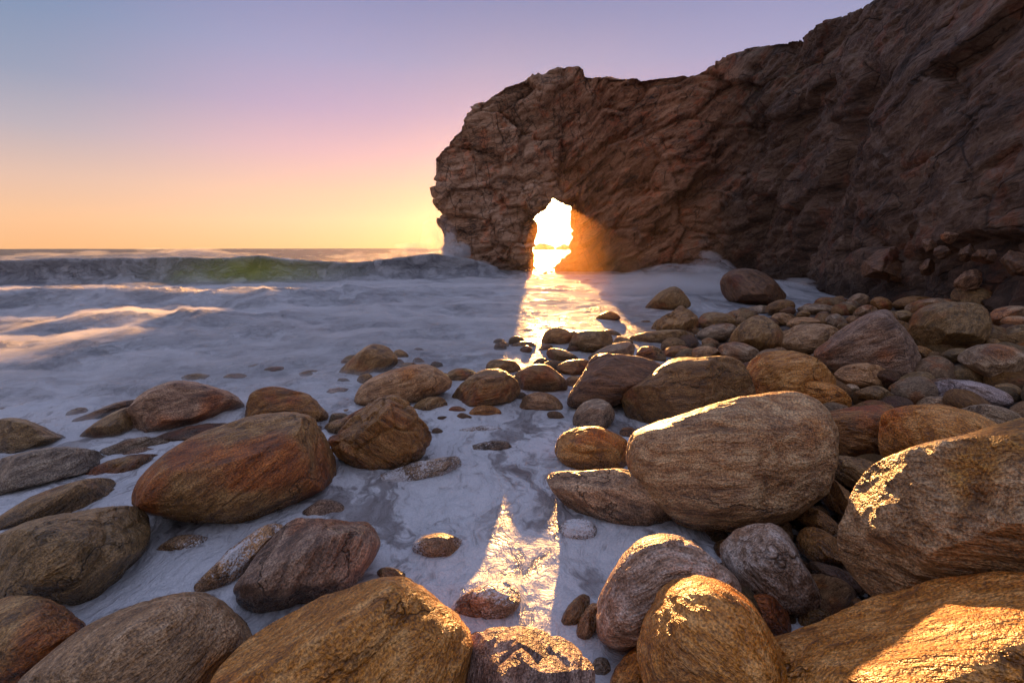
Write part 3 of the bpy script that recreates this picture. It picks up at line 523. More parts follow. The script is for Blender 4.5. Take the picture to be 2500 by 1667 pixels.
def build_cliff():
    V, Fs = [], []
    us = np.concatenate([np.arange(1376,1660,12), np.arange(1660,2400,14), np.arange(2400,3201,50)])
    LV = np.linspace(0,1,9); n = len(LV)+2
    for u in us:
        d = np.interp(u, _wu, _wd); sv = np.interp(u, [a for a,_ in SKY], [b for _,b in SKY])
        back = np.interp(u, [1300,1600,1800,2400], [.6,1.0,2.6,3.0])
        dt = d+back; q = Gr(u, sv); zt = CAM_H+q[2]/q[1]*dt
        for t in LV:
            prof = t**1.4*back - .5*math.sin(t*math.pi)*(.5 if u>1700 else .15)
            x, y = wall_pt(u, d+prof); V.append((x, y, -2.5+(zt+2.5)*t))
        x, y = wall_pt(u, dt+5.5+ (0 if u<1650 else 3)); V.append((x,y,zt-.4)); V.append((x,y,-2.5))
    m = len(us)
    for i in range(m-1):
        for j in range(n):
            a, b = i*n+j, i*n+(j+1)%n
            Fs.append((a, a+n, b+n, b))
    Fs.append(tuple(range(n))); Fs.append(tuple(reversed([(m-1)*n+j for j in range(n)])))
    # arch wall: outline with the opening, front at y=38.2 and back at y=42.4
    outer = [(1052,760),(1046,640),(1040,600),(1026,560),(1013,520),(1016,490),(1008,458),(999,410),(996,368),(1008,347),(1031,325),(1040,312),(1058,300),(1064,276),(1071,262),(1088,253),(1092,239),(1118,230),(1140,214),(1160,199),(1190,189),(1222,179),(1250,171),(1281,156),(1300,152),(1335,153),(1342,163),(1347,176),(1400,176),(1440,178),(1440,760)]
    hx = lambda p: ((1000+(p[0]+(14 if p[0]>915 else -8 if p[0]<850 else 6))*.38265)/1.06293, (100+p[1]*.38265)/1.06293)
    hole = [hx(p) for p in [(905,2100),(925,1475),(950,1440),(985,1400),(1020,1330),(1033,1280),(1045,1250),(1045,1210),(1034,1175),(1025,1150),(1012,1105),(1003,1090),(1013,1060),(990,1048),(970,1042),(950,1024),(930,1015),(918,1003),(905,997),(895,1003),(890,1022),(875,1035),(850,1052),(835,1060),(812,1085),(803,1110),(802,1180),(806,1240),(800,1300),(794,1400),(790,1475),(785,2100)]]
    def place(p, y, grow=0, dx=0):
        q = Gr(*p); return np.array([q[0]/q[1]*y+dx, y, CAM_H+q[2]/q[1]*y])
    poly = outer+hole; k = len(poly); b0 = len(V)
    fr = [place(p, 38.2) for p in poly]
    hc = np.mean([fr[len(outer)+i] for i in range(2,len(hole)-2)], axis=0); oc = np.mean(fr[:len(outer)],axis=0)
    bk = []
    for i, p in enumerate(fr):
        if i < len(outer): q = oc+(p-oc)*np.array([.93,1,.97]); q[1] = 42.6
        else: q = hc+(p-hc)*np.array([1.16,1,1.08])+np.array([.085*4.4,0,.10]); q[1] = 42.6
        bk.append(q)
    V += [tuple(p) for p in fr]+[tuple(p) for p in bk]
    import bmesh
    bm = bmesh.new()
    vs = [bm.verts.new(v) for v in V]
    for f in Fs: bm.faces.new([vs[i] for i in f])
    ff = bm.faces.new([vs[b0+i] for i in range(k)]); fb = bm.faces.new([vs[b0+k+i] for i in reversed(range(k))])
    for i in range(k): j = (i+1)%k; bm.faces.new([vs[b0+i],vs[b0+k+i],vs[b0+k+j],vs[b0+j]])
    bmesh.ops.recalc_face_normals(bm, faces=bm.faces)
    bmesh.ops.triangulate(bm, faces=[f for f in bm.faces if len(f.verts)>4])
    me = bpy.data.meshes.new('tmp'); bm.to_mesh(me); bm.free()
    o = bpy.data.objects.new('tmp', me); COL.objects.link(o)
    md = o.modifiers.new('r','REMESH'); md.mode = 'VOXEL'; md.voxel_size = .10
    dg = bpy.context.evaluated_depsgraph_get(); ev = o.evaluated_get(dg); m2 = ev.to_mesh()
    nv = len(m2.vertices); P = np.empty(nv*3); m2.vertices.foreach_get('co', P); P = P.reshape(-1,3)
    Nn = np.empty(nv*3); m2.vertex_normals.foreach_get('vector', Nn); Nn = Nn.reshape(-1,3)
    Q = np.empty(len(m2.loops), np.int32); m2.loops.foreach_get('vertex_index', Q)
    assert len(Q) == 4*len(m2.polygons); Q = Q.reshape(-1,4).copy()
    ev.to_mesh_clear(); bpy.data.objects.remove(o); bpy.data.meshes.remove(me)
    # fractured, bedded relief
    x, z = P[:,0], P[:,2]
    a = np.radians(np.interp(x-(P[:,1]-38), [-2, 3, 7, 13, 20], [6, 12, 28, 24, 15]))
    s_ = x-(P[:,1]-38)
    lx = s_*np.cos(a)+z*np.sin(a); lz = -s_*np.sin(a)+z*np.cos(a)
    B = np.stack([lx, (x+P[:,1])*.5, lz], 1)
    wp = B+.45*np.stack([fbm(B*.35+9,2), fbm(B*.35+31,2), fbm(B*.35+57,2)], 1)
    hm = np.clip(np.hypot((x-(hc[0]+.02*(P[:,1]-38))), (z-3.0)*.7)/2.6, 0, 1)
    near = np.clip((P[:,1]-8)/25, .6, 1)
    d = .55*fbm(P*np.array([.16,.16,.13])+3, 4)*np.clip(hm,.15,1)
    for sc_, am, sd in ((np.array([.16,.3,.42]), .45, 1), (np.array([.42,.8,2.0]), .14, 2), (np.array([1.1,2,5.5]), .045, 3)):
        bid, of, gp = cells(wp*sc_, sd)
        tilt = (of*_G[(bid+60)&255]).sum(1)
        d += am*near*(.55*_G[bid][:,0]+1.7*tilt)*(.3+.7*hm) - am*.5*np.maximum(0,.10-gp)/.10*near
    d += .07*fbm(wp*np.array([.5,1.2,3.6]), 4, .55, True)*near
    d += .02*fbm(P*2.4, 3)
    # vertical gullies towards the dark inner bay
    wig = .45*fbm(P*np.array([.7,.7,.7])+71, 4)
    fr_ = smooth(42.2,40.8,P[:,1])
    def fault(x0,z0,x1,z1,h,wd=.22,lim=1.5):
        L = math.hypot(x1-x0,z1-z0); t = ((s_-x0)*(x1-x0)+(z-z0)*(z1-z0))/L; q = ((s_-x0)*(z1-z0)-(z-z0)*(x1-x0))/L+wig
        return h*np.exp(-np.maximum(q,0)/lim)*smooth(-wd,wd,q)*smooth(-.8,.8,t)*smooth(L+.8,L-.8,t)*fr_
    d += fault(3.5,6.5,3.3,16,-.55,.2,4)+fault(5.0,8.3,9.8,11.6,-.45,.2,1.6)+fault(9.5,1,17,10,-.7,.3,2.5)+fault(12,5,24,13,-.6,.3,2.2)
    d += fault(14,9,22,16,-.5,.3,2.5)+fault(19,0,25,10,-1.0,.4,2.0)+fault(26,0,31,9,-.9,.4,1.8)
    for (x0,z0,x1,z1) in ((-3.6,9.5,-1.2,5.2),(-1.2,5.2,-3.0,2.2),(-1.0,5.4,.8,9.8),(6,5.5,8,1.0),(10.5,11,13.5,5.5),(.2,12.5,-.8,9.5)):
        L = math.hypot(x1-x0,z1-z0); t = ((s_-x0)*(x1-x0)+(z-z0)*(z1-z0))/L; q = ((s_-x0)*(z1-z0)-(z-z0)*(x1-x0))/L+wig*.6
        d -= .22*np.exp(-(q/.13)**2)*smooth(-.3,.3,t)*smooth(L+.3,L-.3,t)*fr_
    d = np.clip(d, -1.1, .55)
    ztop = np.maximum(np.interp(x, [-6,-3,1,4,8,12,18], [9,12,14.5,14,13.5,14.5,14.5])-1.2, 8)
    d *= 1-.72*smooth(.25,.7,np.abs(Nn[:,2]))*smooth(6,8,z)
    P2 = P+Nn*d[:,None]
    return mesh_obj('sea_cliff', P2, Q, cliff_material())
def cliff_material():
    m, N = new_mat('cliff_rock')
    tc = N('ShaderNodeTexCoord'); P = tc.outputs['Object']
    sx = N('ShaderNodeSeparateXYZ', i_0=P); X = sx.outputs[0]; Z = sx.outputs[2]
    Yc = sx.outputs[1]; cb = N('ShaderNodeCombineXYZ', i_0=N.math('SUBTRACT', X, N.math('SUBTRACT', Yc, 38)), i_1=N.math('MULTIPLY', N.math('ADD', X, Yc), .5), i_2=Z)
    rt = N('ShaderNodeVectorRotate', rotation_type='Y_AXIS'); N.put(rt.inputs['Vector'], cb.outputs[0])
    N.put(rt.inputs['Angle'], N.math('SUBTRACT', N.mrange(X, -1, 8, math.radians(6), math.radians(28)), N.mrange(Yc, 34, 20, 0, math.radians(12))))
    wv = N.vmath('ADD', rt.outputs[0], N.vmath('SCALE', N.vmath('SUBTRACT', N.noise(P, .5, 4, .5, col=True), (.5,.5,.5)), scale=.7))
    S = N.mapping(wv, scale=(.16,.5,1.0))
    st = N.noise(S, 1.3, 9, .66); st2 = N.noise(S, 11, 5, .65)
    pt = N.noise(P, .45, 5, .6); fine = N.noise(P, 7, 6, .7)
    band = N.math('ADD', N.math('MULTIPLY', st, .6), N.math('ADD', N.math('MULTIPLY', st2, .35), N.math('MULTIPLY', fine, .25)))
    red = N.ramp(band, [(.47,(.038,.018,.011)),(.58,(.30,.125,.060)),(.72,(.54,.28,.155))])
    gry = N.ramp(band, [(.47,(.060,.040,.030)),(.58,(.38,.21,.120)),(.72,(.62,.41,.28))])
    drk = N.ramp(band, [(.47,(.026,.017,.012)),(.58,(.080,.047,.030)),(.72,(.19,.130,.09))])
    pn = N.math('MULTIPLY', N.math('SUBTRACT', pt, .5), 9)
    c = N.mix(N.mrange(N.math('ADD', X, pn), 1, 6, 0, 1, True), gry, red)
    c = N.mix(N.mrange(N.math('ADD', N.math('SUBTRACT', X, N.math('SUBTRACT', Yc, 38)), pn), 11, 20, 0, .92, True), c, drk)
    c = N.mix(N.mrange(N.noise(P, .8, 5, .7), .54, .62, 0, .55, True), c, N.mix(1, c, (1.5,.85,.6), 'MULTIPLY'))
    c = N.mix(N.mrange(N.noise(P, 1.1, 5, .7, .5), .60, .68, 0, .5, True), c, (.24,.19,.16))
    # wet dark tide band
    c = N.mix(N.mrange(N.math('ADD', Z, N.math('MULTIPLY', N.math('SUBTRACT', fine, .5), 1.5)), 1.6, .4, 0, .55, True), c, (.03,.022,.018))
    # lichen and turf near the top
    gn = N('ShaderNodeNewGeometry'); nz = N('ShaderNodeSeparateXYZ', i_0=gn.outputs['True Normal']).outputs[2]
    tf = N.math('MULTIPLY', N.mrange(nz, .55, .8, 0, 1), N.mrange(Z, 9, 11, 0, 1))
    c = N.mix(N.math('MULTIPLY', tf, N.mrange(fine, .4, .5, 0, .8)), c, (.07,.065,.025))
    crc = N.voro(N.mapping(wv, scale=(.5,.6,1)), 1.1, 'DISTANCE_TO_EDGE'); ck = N.mrange(crc.outputs['Distance'], 0, .035, 0, 1)
    crc2 = N.voro(N.mapping(wv, scale=(.35,.6,1.6)), 1.9, 'DISTANCE_TO_EDGE'); ck2 = N.mrange(crc2.outputs['Distance'], 0, .05, 0, 1)
    ckm = N.math('MAXIMUM', ck, N.mrange(N.noise(P,.7,2), .42,.50,0,1))
    ckm2 = N.math('MAXIMUM', ck2, N.mrange(N.noise(P,1.0,2), .36,.46,0,1))
    c = N.mix(N.math('MULTIPLY', N.math('SUBTRACT',1,N.math('MULTIPLY',ckm,ckm2)), .7), c, (.016,.011,.009))
    crc3 = N.voro(N.mapping(wv, scale=(.85,.6,.22), rot=(0,.18,0)), 1.0, 'DISTANCE_TO_EDGE')
    ck3 = N.math('MAXIMUM', N.mrange(crc3.outputs['Distance'], 0, .03, 0, 1), N.math('MAXIMUM', N.mrange(X, 5, 8, 0, 1), N.mrange(N.noise(P,.6,2), .40,.48,1,0)))
    c = N.mix(N.math('MULTIPLY', N.math('SUBTRACT',1,ck3), .75), c, (.03,.016,.010))
    ckm2 = N.math('MULTIPLY', ckm2, ck3)
    h = N.math('ADD', N.math('MULTIPLY', st, 1.0), N.math('ADD', N.math('MULTIPLY', st2, .45), N.math('MULTIPLY', fine, .35)))
    h = N.math('ADD', h, N.math('ADD', N.math('MULTIPLY', ckm, .35), N.math('MULTIPLY', ckm2, .15)))
    bp = N('ShaderNodeBump', i_Strength=1.0, i_Distance=.15); N.put(bp.inputs['Height'], h)
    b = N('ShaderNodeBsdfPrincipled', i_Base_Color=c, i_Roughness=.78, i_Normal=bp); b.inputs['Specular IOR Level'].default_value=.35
    N('ShaderNodeOutputMaterial', i_Surface=b); return m
cliff = build_cliff()
setp(cliff, 'towering reddish brown sea cliff ending in a natural arch that frames the sun', 'cliff')
# ================================================================ beach ground
def polar(a0, a1, na, rads):
    A = np.radians(np.linspace(a0, a1, na)); Rr = np.asarray(rads)
    X = Rr[:,None]*np.sin(A)[None,:]; Y = Rr[:,None]*np.cos(A)[None,:]
    n, m = len(Rr), na
    i = np.arange(n-1)[:,None]*m+np.arange(m-1)[None,:]
    Q = np.stack([i, i+1, i+m+1, i+m], -1).reshape(-1,4)
    return X.ravel(), Y.ravel(), Q
def sand_material():
    m, N = new_mat('wet_shingle')
    P = N('ShaderNodeTexCoord').outputs['Object']
    v = N.voro(P, 9); v2 = N.voro(P, 26)
    c = N.ramp(N.math('ADD', N.math('MULTIPLY', v.outputs['Color'], .6), N.math('MULTIPLY', N.noise(P, 20, 4), .5)), [(.3,(.022,.015,.011)),(.6,(.065,.042,.028)),(.9,(.13,.095,.07))])
    h = N.math('SUBTRACT', 1, N.math('ADD', N.math('MULTIPLY', v.outputs['Distance'], 1.2), N.math('MULTIPLY', v2.outputs['Distance'], .4)))
    bp = N('ShaderNodeBump', i_Strength=1.0, i_Distance=.08); N.put(bp.inputs['Height'], h)
    b = N('ShaderNodeBsdfPrincipled', i_Base_Color=c, i_Roughness=.5, i_Normal=bp)
    N('ShaderNodeOutputMaterial', i_Surface=b); return m
rads = np.concatenate([[.02], np.geomspace(.3, 60, 260), np.geomspace(70, 312, 12)])
X, Y, Q = polar(-180, 180, 361, rads)
Zg = ground_z(X, Y); pp = np.stack([X,Y,0*X],1)
Zg = Zg + np.where(np.hypot(X,Y)<80, .06*fbm(pp*1.7,4)+.03*fbm(pp*6,2), 0)
Zg = np.where(np.hypot(X,Y)>61, np.minimum(Zg, -1.5+3.2*smooth(20,-60,Y)), Zg)
setp(mesh_obj('ground', np.stack([X,Y,Zg],1), Q, sand_material()), 'dark wet shingle under the boulders', None, kind='structure')
idx = 0
for line in ROCKS.strip().splitlines():
    f = line.split('|')
    opt = {}
    if len(f) > 5:
        for kv in f[5].split(): k, v = kv.split('='); opt[k] = float(v)
    pts = [tuple(map(float, q.split(','))) for q in f[4].split()]
    build_rock(f[0], f[1], float(f[2]), f[3], pts, opt, idx); idx += 1
BALLS = np.array(BALLS)
# ---------------------------------------------------------------- small cobbles filling the gaps (real stones on the beach)
R = np.random.default_rng(5)
protos = []
for k in range(6):
    D, Fa = ico(4); V = D*np.array([1, R.uniform(.65,.9), R.uniform(.5,.75)])
    for j in range(6):
        nv = R.normal(size=3); nv /= np.linalg.norm(nv); h = V@nv; H = h.max()*R.uniform(.75,.92)
        V = V-(np.maximum(h-H,0)*.8)[:,None]*nv
    V = V*(1+.10*fbm(V*1.5+k*9,3))[:,None]
    me = bpy.data.meshes.new('cobble'); me.from_pydata([tuple(v) for v in V], [], [tuple(map(int,f_)) for f_ in Fa])
    for pl in me.polygons: pl.use_smooth = True
    me.materials.append(rmat(['br','ol','gy','dk','rb','tn'][k], 0, 0)); protos.append(me)
placed = []; tries = 0
while len(placed) < 215 and tries < 9000:
    tries += 1
    y = math.exp(R.uniform(math.log(2.2), math.log(19))); x = R.uniform(-.2, 1.45)*y+.4
    d = float(shore_dist(x, y)[0])
    if d < .1 or x > wall_x(y)-.6: continue
    r = R.uniform(.07,.20)*(1+.03*y); 
    if any((x-a)**2+(y-b)**2 < (.75*(r+c))**2 for a,b,c in placed): continue
    dd = np.hypot(BALLS[:,0]-x, BALLS[:,1]-y)
    if (dd < BALLS[:,3]*.55).any(): continue
    placed.append((x,y,r))
    o = bpy.data.objects.new('cobble', protos[int(R.integers(6))]); COL.objects.link(o)
    o.location = (x, y, float(ground_z(x,y)[0])+r*.35+.02); o.scale = (r*1.25,)*3
    o.rotation_euler = (R.uniform(-.5,.5), R.uniform(-.5,.5), R.uniform(0,6.28))
    setp(o, 'small rounded cobble wedged in the gaps between the larger beach boulders', 'cobble', 'small cobbles filling the gaps between the beach boulders')

placed2 = []; tries = 0
while len(placed2) < 48 and tries < 5000:
    tries += 1
    y = math.exp(R.uniform(math.log(5.0), math.log(12))); x = R.uniform(-.95, .16)*y
    d = float(shore_dist(x, y)[0])
    if d > -.1 or d < -5.5: continue
    r = R.uniform(.05,.13)*(1+.03*y)
    if any((x-a)**2+(y-b)**2 < (1.1*(r+c))**2 for a,b,c in placed2): continue
    dd = np.hypot(BALLS[:,0]-x, BALLS[:,1]-y)
    if (dd < BALLS[:,3]*.9).any() or (dd-BALLS[:,3] > .55).all(): continue
    placed2.append((x,y,r))
    o = bpy.data.objects.new('cobble', protos[int(R.integers(6))]); COL.objects.link(o)
    o.location = (x, y, r*.12); o.scale = (r*1.25,)*3
    o.rotation_euler = (R.uniform(-.4,.4), R.uniform(-.4,.4), R.uniform(0,6.28))
    setp(o, 'small half-drowned cobble in shallow foam beside a larger boulder', 'cobble', 'half-drowned cobbles in the foam')

placed3 = []; tries = 0
while len(placed3) < 80 and tries < 6000:
    tries += 1
    y = math.exp(R.uniform(math.log(1.6), math.log(6))); x = R.uniform(.25, 1.05)*y
    d = float(shore_dist(x, y)[0])
    if d < .0: continue
    r = R.uniform(.025,.06)
    if any((x-a)**2+(y-b)**2 < (.9*(r+c))**2 for a,b,c in placed3): continue
    if (np.hypot(BALLS[:,0]-x, BALLS[:,1]-y) < BALLS[:,3]*.5).any(): continue
    placed3.append((x,y,r))
    o = bpy.data.objects.new('pebble', protos[int(R.integers(6))]); COL.objects.link(o)
    o.location = (x, y, float(ground_z(x,y)[0])+r*.6+.03); o.scale = (r*1.3,)*3
    o.rotation_euler = (R.uniform(-.5,.5), R.uniform(-.5,.5), R.uniform(0,6.28))
    setp(o, 'tiny dark pebble at the bottom of the gaps between near boulders', 'pebble', 'tiny pebbles in the gaps between the near boulders')
# ================================================================ sea
CRX = np.array([-60,-30,-20,-14,-10,-7,-5,-3,0]); CRY = np.array([24.5,26,27,28,29.5,31.5,32.5,33,33.5])
CRA = np.array([1.05,1.28,1.40,1.50,1.05,1.30,1.65,1.3,.2])
BX = np.array([-40,-22,-15,-10,-6,-2,4]); BY = np.array([12,14,15.2,16.5,18.5,21,23]); BA = np.array([.5,.62,.72,.6,.38,.2,.1])
def sea(x, y):
    p = np.stack([x,y,0*x],1); r = np.hypot(x,y)
    far = smooth(30, 46, y)
    z = np.zeros_like(x)
    # calm swash near the beach, soft mounds of foam further out
    sh = -shore_dist(x, y)
    z += (.055*fbm(p*np.array([.9,.8,1])+4, 4,.5)+.020*fbm((p+.35*np.stack([fbm(p*.9+3,2),fbm(p*.9+8,2),0*x],1))*np.array([4.2,1.8,1])+14, 4, .55))*smooth(0,1.5,r)
    wq = p*np.array([.55,.85,1]); wq = wq+.6*np.stack([fbm(p*.35+3,2), fbm(p*.35+8,2), 0*x],1)
    z += (.20*fbm(wq, 4, .5)+.03)*smooth(1.5,7,sh)*(1-far)
    z += .055*fbm(p*np.array([1.3,2.6,1])+14, 4, .6, True)*smooth(1,5,sh)*(1-far)*smooth(9,5,-x+0*y+0)**0
    # distant swell
    z += far*np.exp(-r/260)*(.42*fbm(p*np.array([.035,.13,1])+2, 4, .5, True)+.10*fbm(p*np.array([.25,.6,1]), 3))
    z += smooth(25,60,r)*.30*fbm(p*np.array([.010,.022,1])+7, 3)*np.exp(-r/900)
    z += smooth(110,300,r)*1.0
    # the big breaking wave
    cy = np.interp(x, CRX, CRY)+.9*fbm(p*np.array([.12,0,0])+1,3); A = np.interp(x, CRX, CRA)*(1+.10*fbm(p*np.array([.35,0,0])+6,3))
    A = A*(x<0.2)+0*(x>=.2); A = np.where(x>-1, np.maximum(A,0)*smooth(.5,-2.5,x), A)
    s = y-cy
    w = np.where(s<0, np.exp(-(s/1.15)**2), np.exp(-(np.maximum(s,0)/3.2)**1.4))
    z *= 1-.85*np.exp(-((s+.8)/1.5)**2)*smooth(.3,1,A)
    z += A*w
    front = np.exp(-((s+.9)/.9)**2)*smooth(.3,1.0,A)
    dy = -.75*A*np.exp(-((s-.1)/.75)**2)
    z += .04*A*fbm(p*np.array([1.6,.8,1])+3,4,.6)*np.exp(-(s/1.2)**2)
    # broken white-water bore ahead of it
    by = np.interp(x, BX, BY)+1.3*fbm(p*np.array([.22,0,0])+21,3); Ab = np.interp(x, BX, BA)*smooth(6,2,x)*(1+.5*fbm(p*np.array([.5,.1,1])+9,3))
    sb = y-by
    wb = np.where(sb<0, np.exp(-(np.abs(sb)/2.0)**1.5), np.exp(-(sb/1.5)**2))
    z += Ab*wb*(1+.35*fbm(p*np.array([1.8,1.8,1])+2,4,.6))
    # ruffled plumes at the open sea side, nearer in
    by2 = by-5.0; A2 = .26*smooth(-4.5,-8,x)*(1+.7*fbm(p*np.array([.6,.2,1])+29,3))
    z += A2*np.exp(-np.abs((y-by2)/1.3)**1.6)*(1+.4*fbm(p*2.1+5,3))
    by3 = by-7.6; A3 = .17*smooth(-4,-7,x)*(1+.8*fbm(p*np.array([.7,.2,1])+49,3))
    z += A3*np.exp(-np.abs((y-by3)/1.0)**1.6)
    # surge around the surf rocks near the cliff
    for (a,b,h,q) in ((10.2,20.5,.75,1.6),(6.0,17.2,.35,1.2),(12.5,22.5,.35,1.5)):
        z += h*np.exp(-(((x-a)/q)**2+((y-b)/(q*.9))**2))*(1+.4*fbm(p*1.5+a,3))
    # foam cover
    foam = .92+.25*fbm(wq*1.5+5,3)
    foam = foam*(1-far)+far*(.02+1.3*np.maximum(0,fbm(p*np.array([.06,.22,1])+2,3,.5)-.22)*np.exp(-r/160))
    green = np.exp(-((s+.9)/1.1)**2)*smooth(.3,.9,A)*np.exp(-((x+14.5)/3.9)**2)
    dark = np.exp(-((s+1.3)/1.0)**2)*smooth(.3,.9,A)*(1-np.exp(-((x+14.5)/5)**2)*.8)
    stk = fbm(np.stack([x*1.5+1.2*fbm(p*.7+5,3),z*.9,y*.5],1)+3,5,.65)
    foam = foam*(1-.90*green*(1-.8*np.clip(stk,0,1)))*(1-dark*np.clip(.36-.45*stk,0,.5))
    foam = np.maximum(foam, np.exp(-((s-.12)/.42)**2)*smooth(.3,.8,A)*1.1)
    foam = np.where((s>.4)&(s<9)&(x<0), foam*.55, foam)
    foam = np.maximum(foam, 1.0*np.clip(wb*Ab*2,0,1))
    # collars of froth where the water piles against the stones
    m_ = (r < 22)
    col = np.zeros(m_.sum()); xm, ym = x[m_], y[m_]
    for (bx_,by_,bz_,bs_,bd_) in BALLS[:,:5]:
        if abs(bz_) > bs_*1.1: continue
        rw = bs_*1.12*math.sqrt(max(.05, 1-(bz_/(bs_*1.15))**2)); dd = np.hypot(xm-bx_, ym-by_)-rw
        col = np.maximum(col, np.exp(-np.maximum(dd,0)/.09))
    z[m_] += .028*col; foam[m_] = np.clip(foam[m_]+.45*col, 0, 1.25)
    return dy, z, np.clip(foam,0,1.25), np.clip(green,0,1)
def water_material():
    m, N = new_mat('sea_water')
    P = N('ShaderNodeTexCoord').outputs['Object']
    af = N('ShaderNodeAttribute', attribute_name='foam').outputs['Fac']
    ag = N('ShaderNodeAttribute', attribute_name='green').outputs['Fac']
    sep = N('ShaderNodeSeparateXYZ', i_0=P)
    wv = N.vmath('ADD', P, N.vmath('SCALE', N.vmath('SUBTRACT', N.noise(P, .55, 4, .6, col=True), (.5,.5,.5)), scale=1.7))
    wn = N.vmath('ADD', P, N.vmath('SCALE', N.vmath('SUBTRACT', N.noise(P, 1.5, 3, .5, col=True), (.5,.5,.5)), scale=.9))
    S1 = N.noise(N.mapping(wv, scale=(.55,.42,1), rot=(0,0,.12)), 1.15, 8, .66, .9)
    S2 = N.noise(N.mapping(wn, scale=(1,.24,1), rot=(0,0,.55)), 3.4, 6, .60, .5)
    S3 = N.noise(N.mapping(wn, scale=(1,.12,1), rot=(0,0,-.5)), 16, 4, .6)
    bub = N.noise(P, 75, 3, .7)
    nearw = N.mrange(sep.outputs[1], 4.5, 8.5, 1, 0, True)
    pat_far = N.math('ADD', N.mrange(S1, .36, .60, .30, 1.1, True), N.math('MULTIPLY', N.math('SUBTRACT', N.noise(N.mapping(wv, scale=(.5,.32,1), rot=(0,0,.1)), 4.5, 7, .68, .6), .5), 1.1))
    pat_near = N.math('ADD', N.mrange(S2, .36, .56, .45, 1.08, True), N.math('MULTIPLY', N.math('SUBTRACT', S3, .5), 1.9))
    pat = N.math('ADD', N.math('MULTIPLY', pat_near, nearw), N.math('MULTIPLY', pat_far, N.math('SUBTRACT', 1, nearw)))
    th = N.voro(N.mapping(wv, scale=(.30,.85,1), rot=(0,0,.18)), 1.6, 'DISTANCE_TO_EDGE')
    thr = N.mrange(th.outputs['Distance'], .10, .0, 0, .55, True)
    pat = N.math('ADD', pat, N.math('MULTIPLY', thr, N.mrange(N.noise(P, .5, 3), .42, .58, 0, 1, True)))
    clr = N.mrange(N.noise(N.mapping(wn, scale=(.8,.5,1), rot=(0,0,.5)), 1.5, 5, .62, .4), .50, .60, 1, .22, True)
    clr = N.math("SUBTRACT", 1, N.math("MULTIPLY", nearw, N.math("SUBTRACT", 1, clr)))
    fo = N.math('MULTIPLY', N.math('MULTIPLY', af, pat), clr, clamp=True)
    dcol = N.mix(nearw, N.mix(N.mrange(sep.outputs[1], 33, 36, 0, 1), (.10,.105,.135), (.045,.055,.055)), (.075,.052,.045))
    deep = N.mix(ag, dcol, (.50,.56,.11))
    white = N.mix(N.mrange(bub, .35, .65, 0, 1), (.66,.69,.74), (.95,.95,.97))
    c = N.mix(fo, deep, white)
    rough = N.math('ADD', N.mrange(fo, 0, 1, .10, .36), N.math('MULTIPLY', N.math('SUBTRACT', 1, nearw), .16))
    rp = N.noise(N.mapping(P, scale=(.5,1.5,1)), 3.2, 7, .65)
    h = N.math('ADD', N.math('ADD', N.math('MULTIPLY', S2, .30), N.math('MULTIPLY', S3, .22)), N.math('ADD', N.math('MULTIPLY', bub, .010), N.math('MULTIPLY', rp, .13)))
    h = N.math('ADD', h, N.math('MULTIPLY', N.math('MULTIPLY', pat_far, 1.3), N.math('SUBTRACT', 1, nearw)))
    bp = N('ShaderNodeBump', i_Strength=1.0, i_Distance=.17); N.put(bp.inputs['Height'], h)
    b = N('ShaderNodeBsdfPrincipled', i_Base_Color=c, i_Roughness=rough, i_Normal=bp, i_IOR=1.33)
    N.put(b.inputs['Specular IOR Level'], N.mrange(sep.outputs[1], 20, 45, .5, .12))
    tr = N('ShaderNodeBsdfTranslucent', i_Color=N.mix(ag, (.60,.62,.66), (.62,.74,.12)), i_Normal=bp)
    mx = N('ShaderNodeMixShader'); N.put(mx.inputs[0], N.math('MAXIMUM', N.math('MULTIPLY', ag, .2), N.math('MULTIPLY', fo, .36)))
    N.put(mx.inputs[1], b.outputs[0]); N.put(mx.inputs[2], tr.outputs[0])
    N('ShaderNodeOutputMaterial', i_Surface=mx); return m
SEA_R = 300
rads = np.concatenate([np.arange(math.log(1.0), math.log(62), .0065), np.arange(math.log(62.5), math.log(SEA_R+12), .03)])
rads = np.exp(rads)
X, Y, Q = polar(-95, 62, 760, rads)
dy, Zs, foam, green = sea(X, Y)
# the sheet ends where the beach rises above it
wm = mesh_obj('sea', np.stack([X,Y+dy,Zs],1), Q, water_material())
for nm_, arr in (('foam',foam),('green',green)):
    at = wm.data.attributes.new(nm_,'FLOAT','POINT'); at.data.foreach_set('value', arr.astype(np.float32))
setp(wm, 'foaming sea running in between the boulders', None, kind='structure')
# ================================================================ sky, sun
EXPO = 1.95
KW = 1/2**EXPO
w = bpy.data.worlds.new('World'); SC.world = w; w.use_nodes = True
N = NT(tree=w.node_tree)
for n_ in list(N.n): N.n.remove(n_)
tcw = N('ShaderNodeTexCoord').outputs['Generated']
nrm = N.vmath('NORMALIZE', tcw)
zz = N('ShaderNodeSeparateXYZ', i_0=nrm).outputs[2]
warm = N.ramp(N.math('MAXIMUM', zz, 0), [(0,(.95,.54,.27)),(.05,(.95,.58,.37)),(.10,(.92,.56,.40)),(.17,(.78,.47,.50)),(.24,(.55,.39,.54)),(.32,(.38,.345,.53)),(.42,(.24,.255,.45)),(.65,(.36,.39,.60)),(1,(.50,.55,.82))])
cool = N.ramp(N.math('MAXIMUM', zz, 0), [(0,(.86,.46,.22)),(.05,(.84,.50,.30)),(.10,(.72,.48,.38)),(.17,(.46,.40,.45)),(.24,(.29,.32,.44)),(.32,(.20,.27,.42)),(.42,(.12,.19,.36)),(.65,(.34,.39,.60)),(1,(.50,.55,.82))])
rear = N.ramp(N.math('MAXIMUM', zz, 0), [(0,(.30,.24,.25)),(.15,(.38,.31,.32)),(.35,(.36,.33,.38)),(.7,(.38,.40,.56)),(1,(.50,.55,.82))])
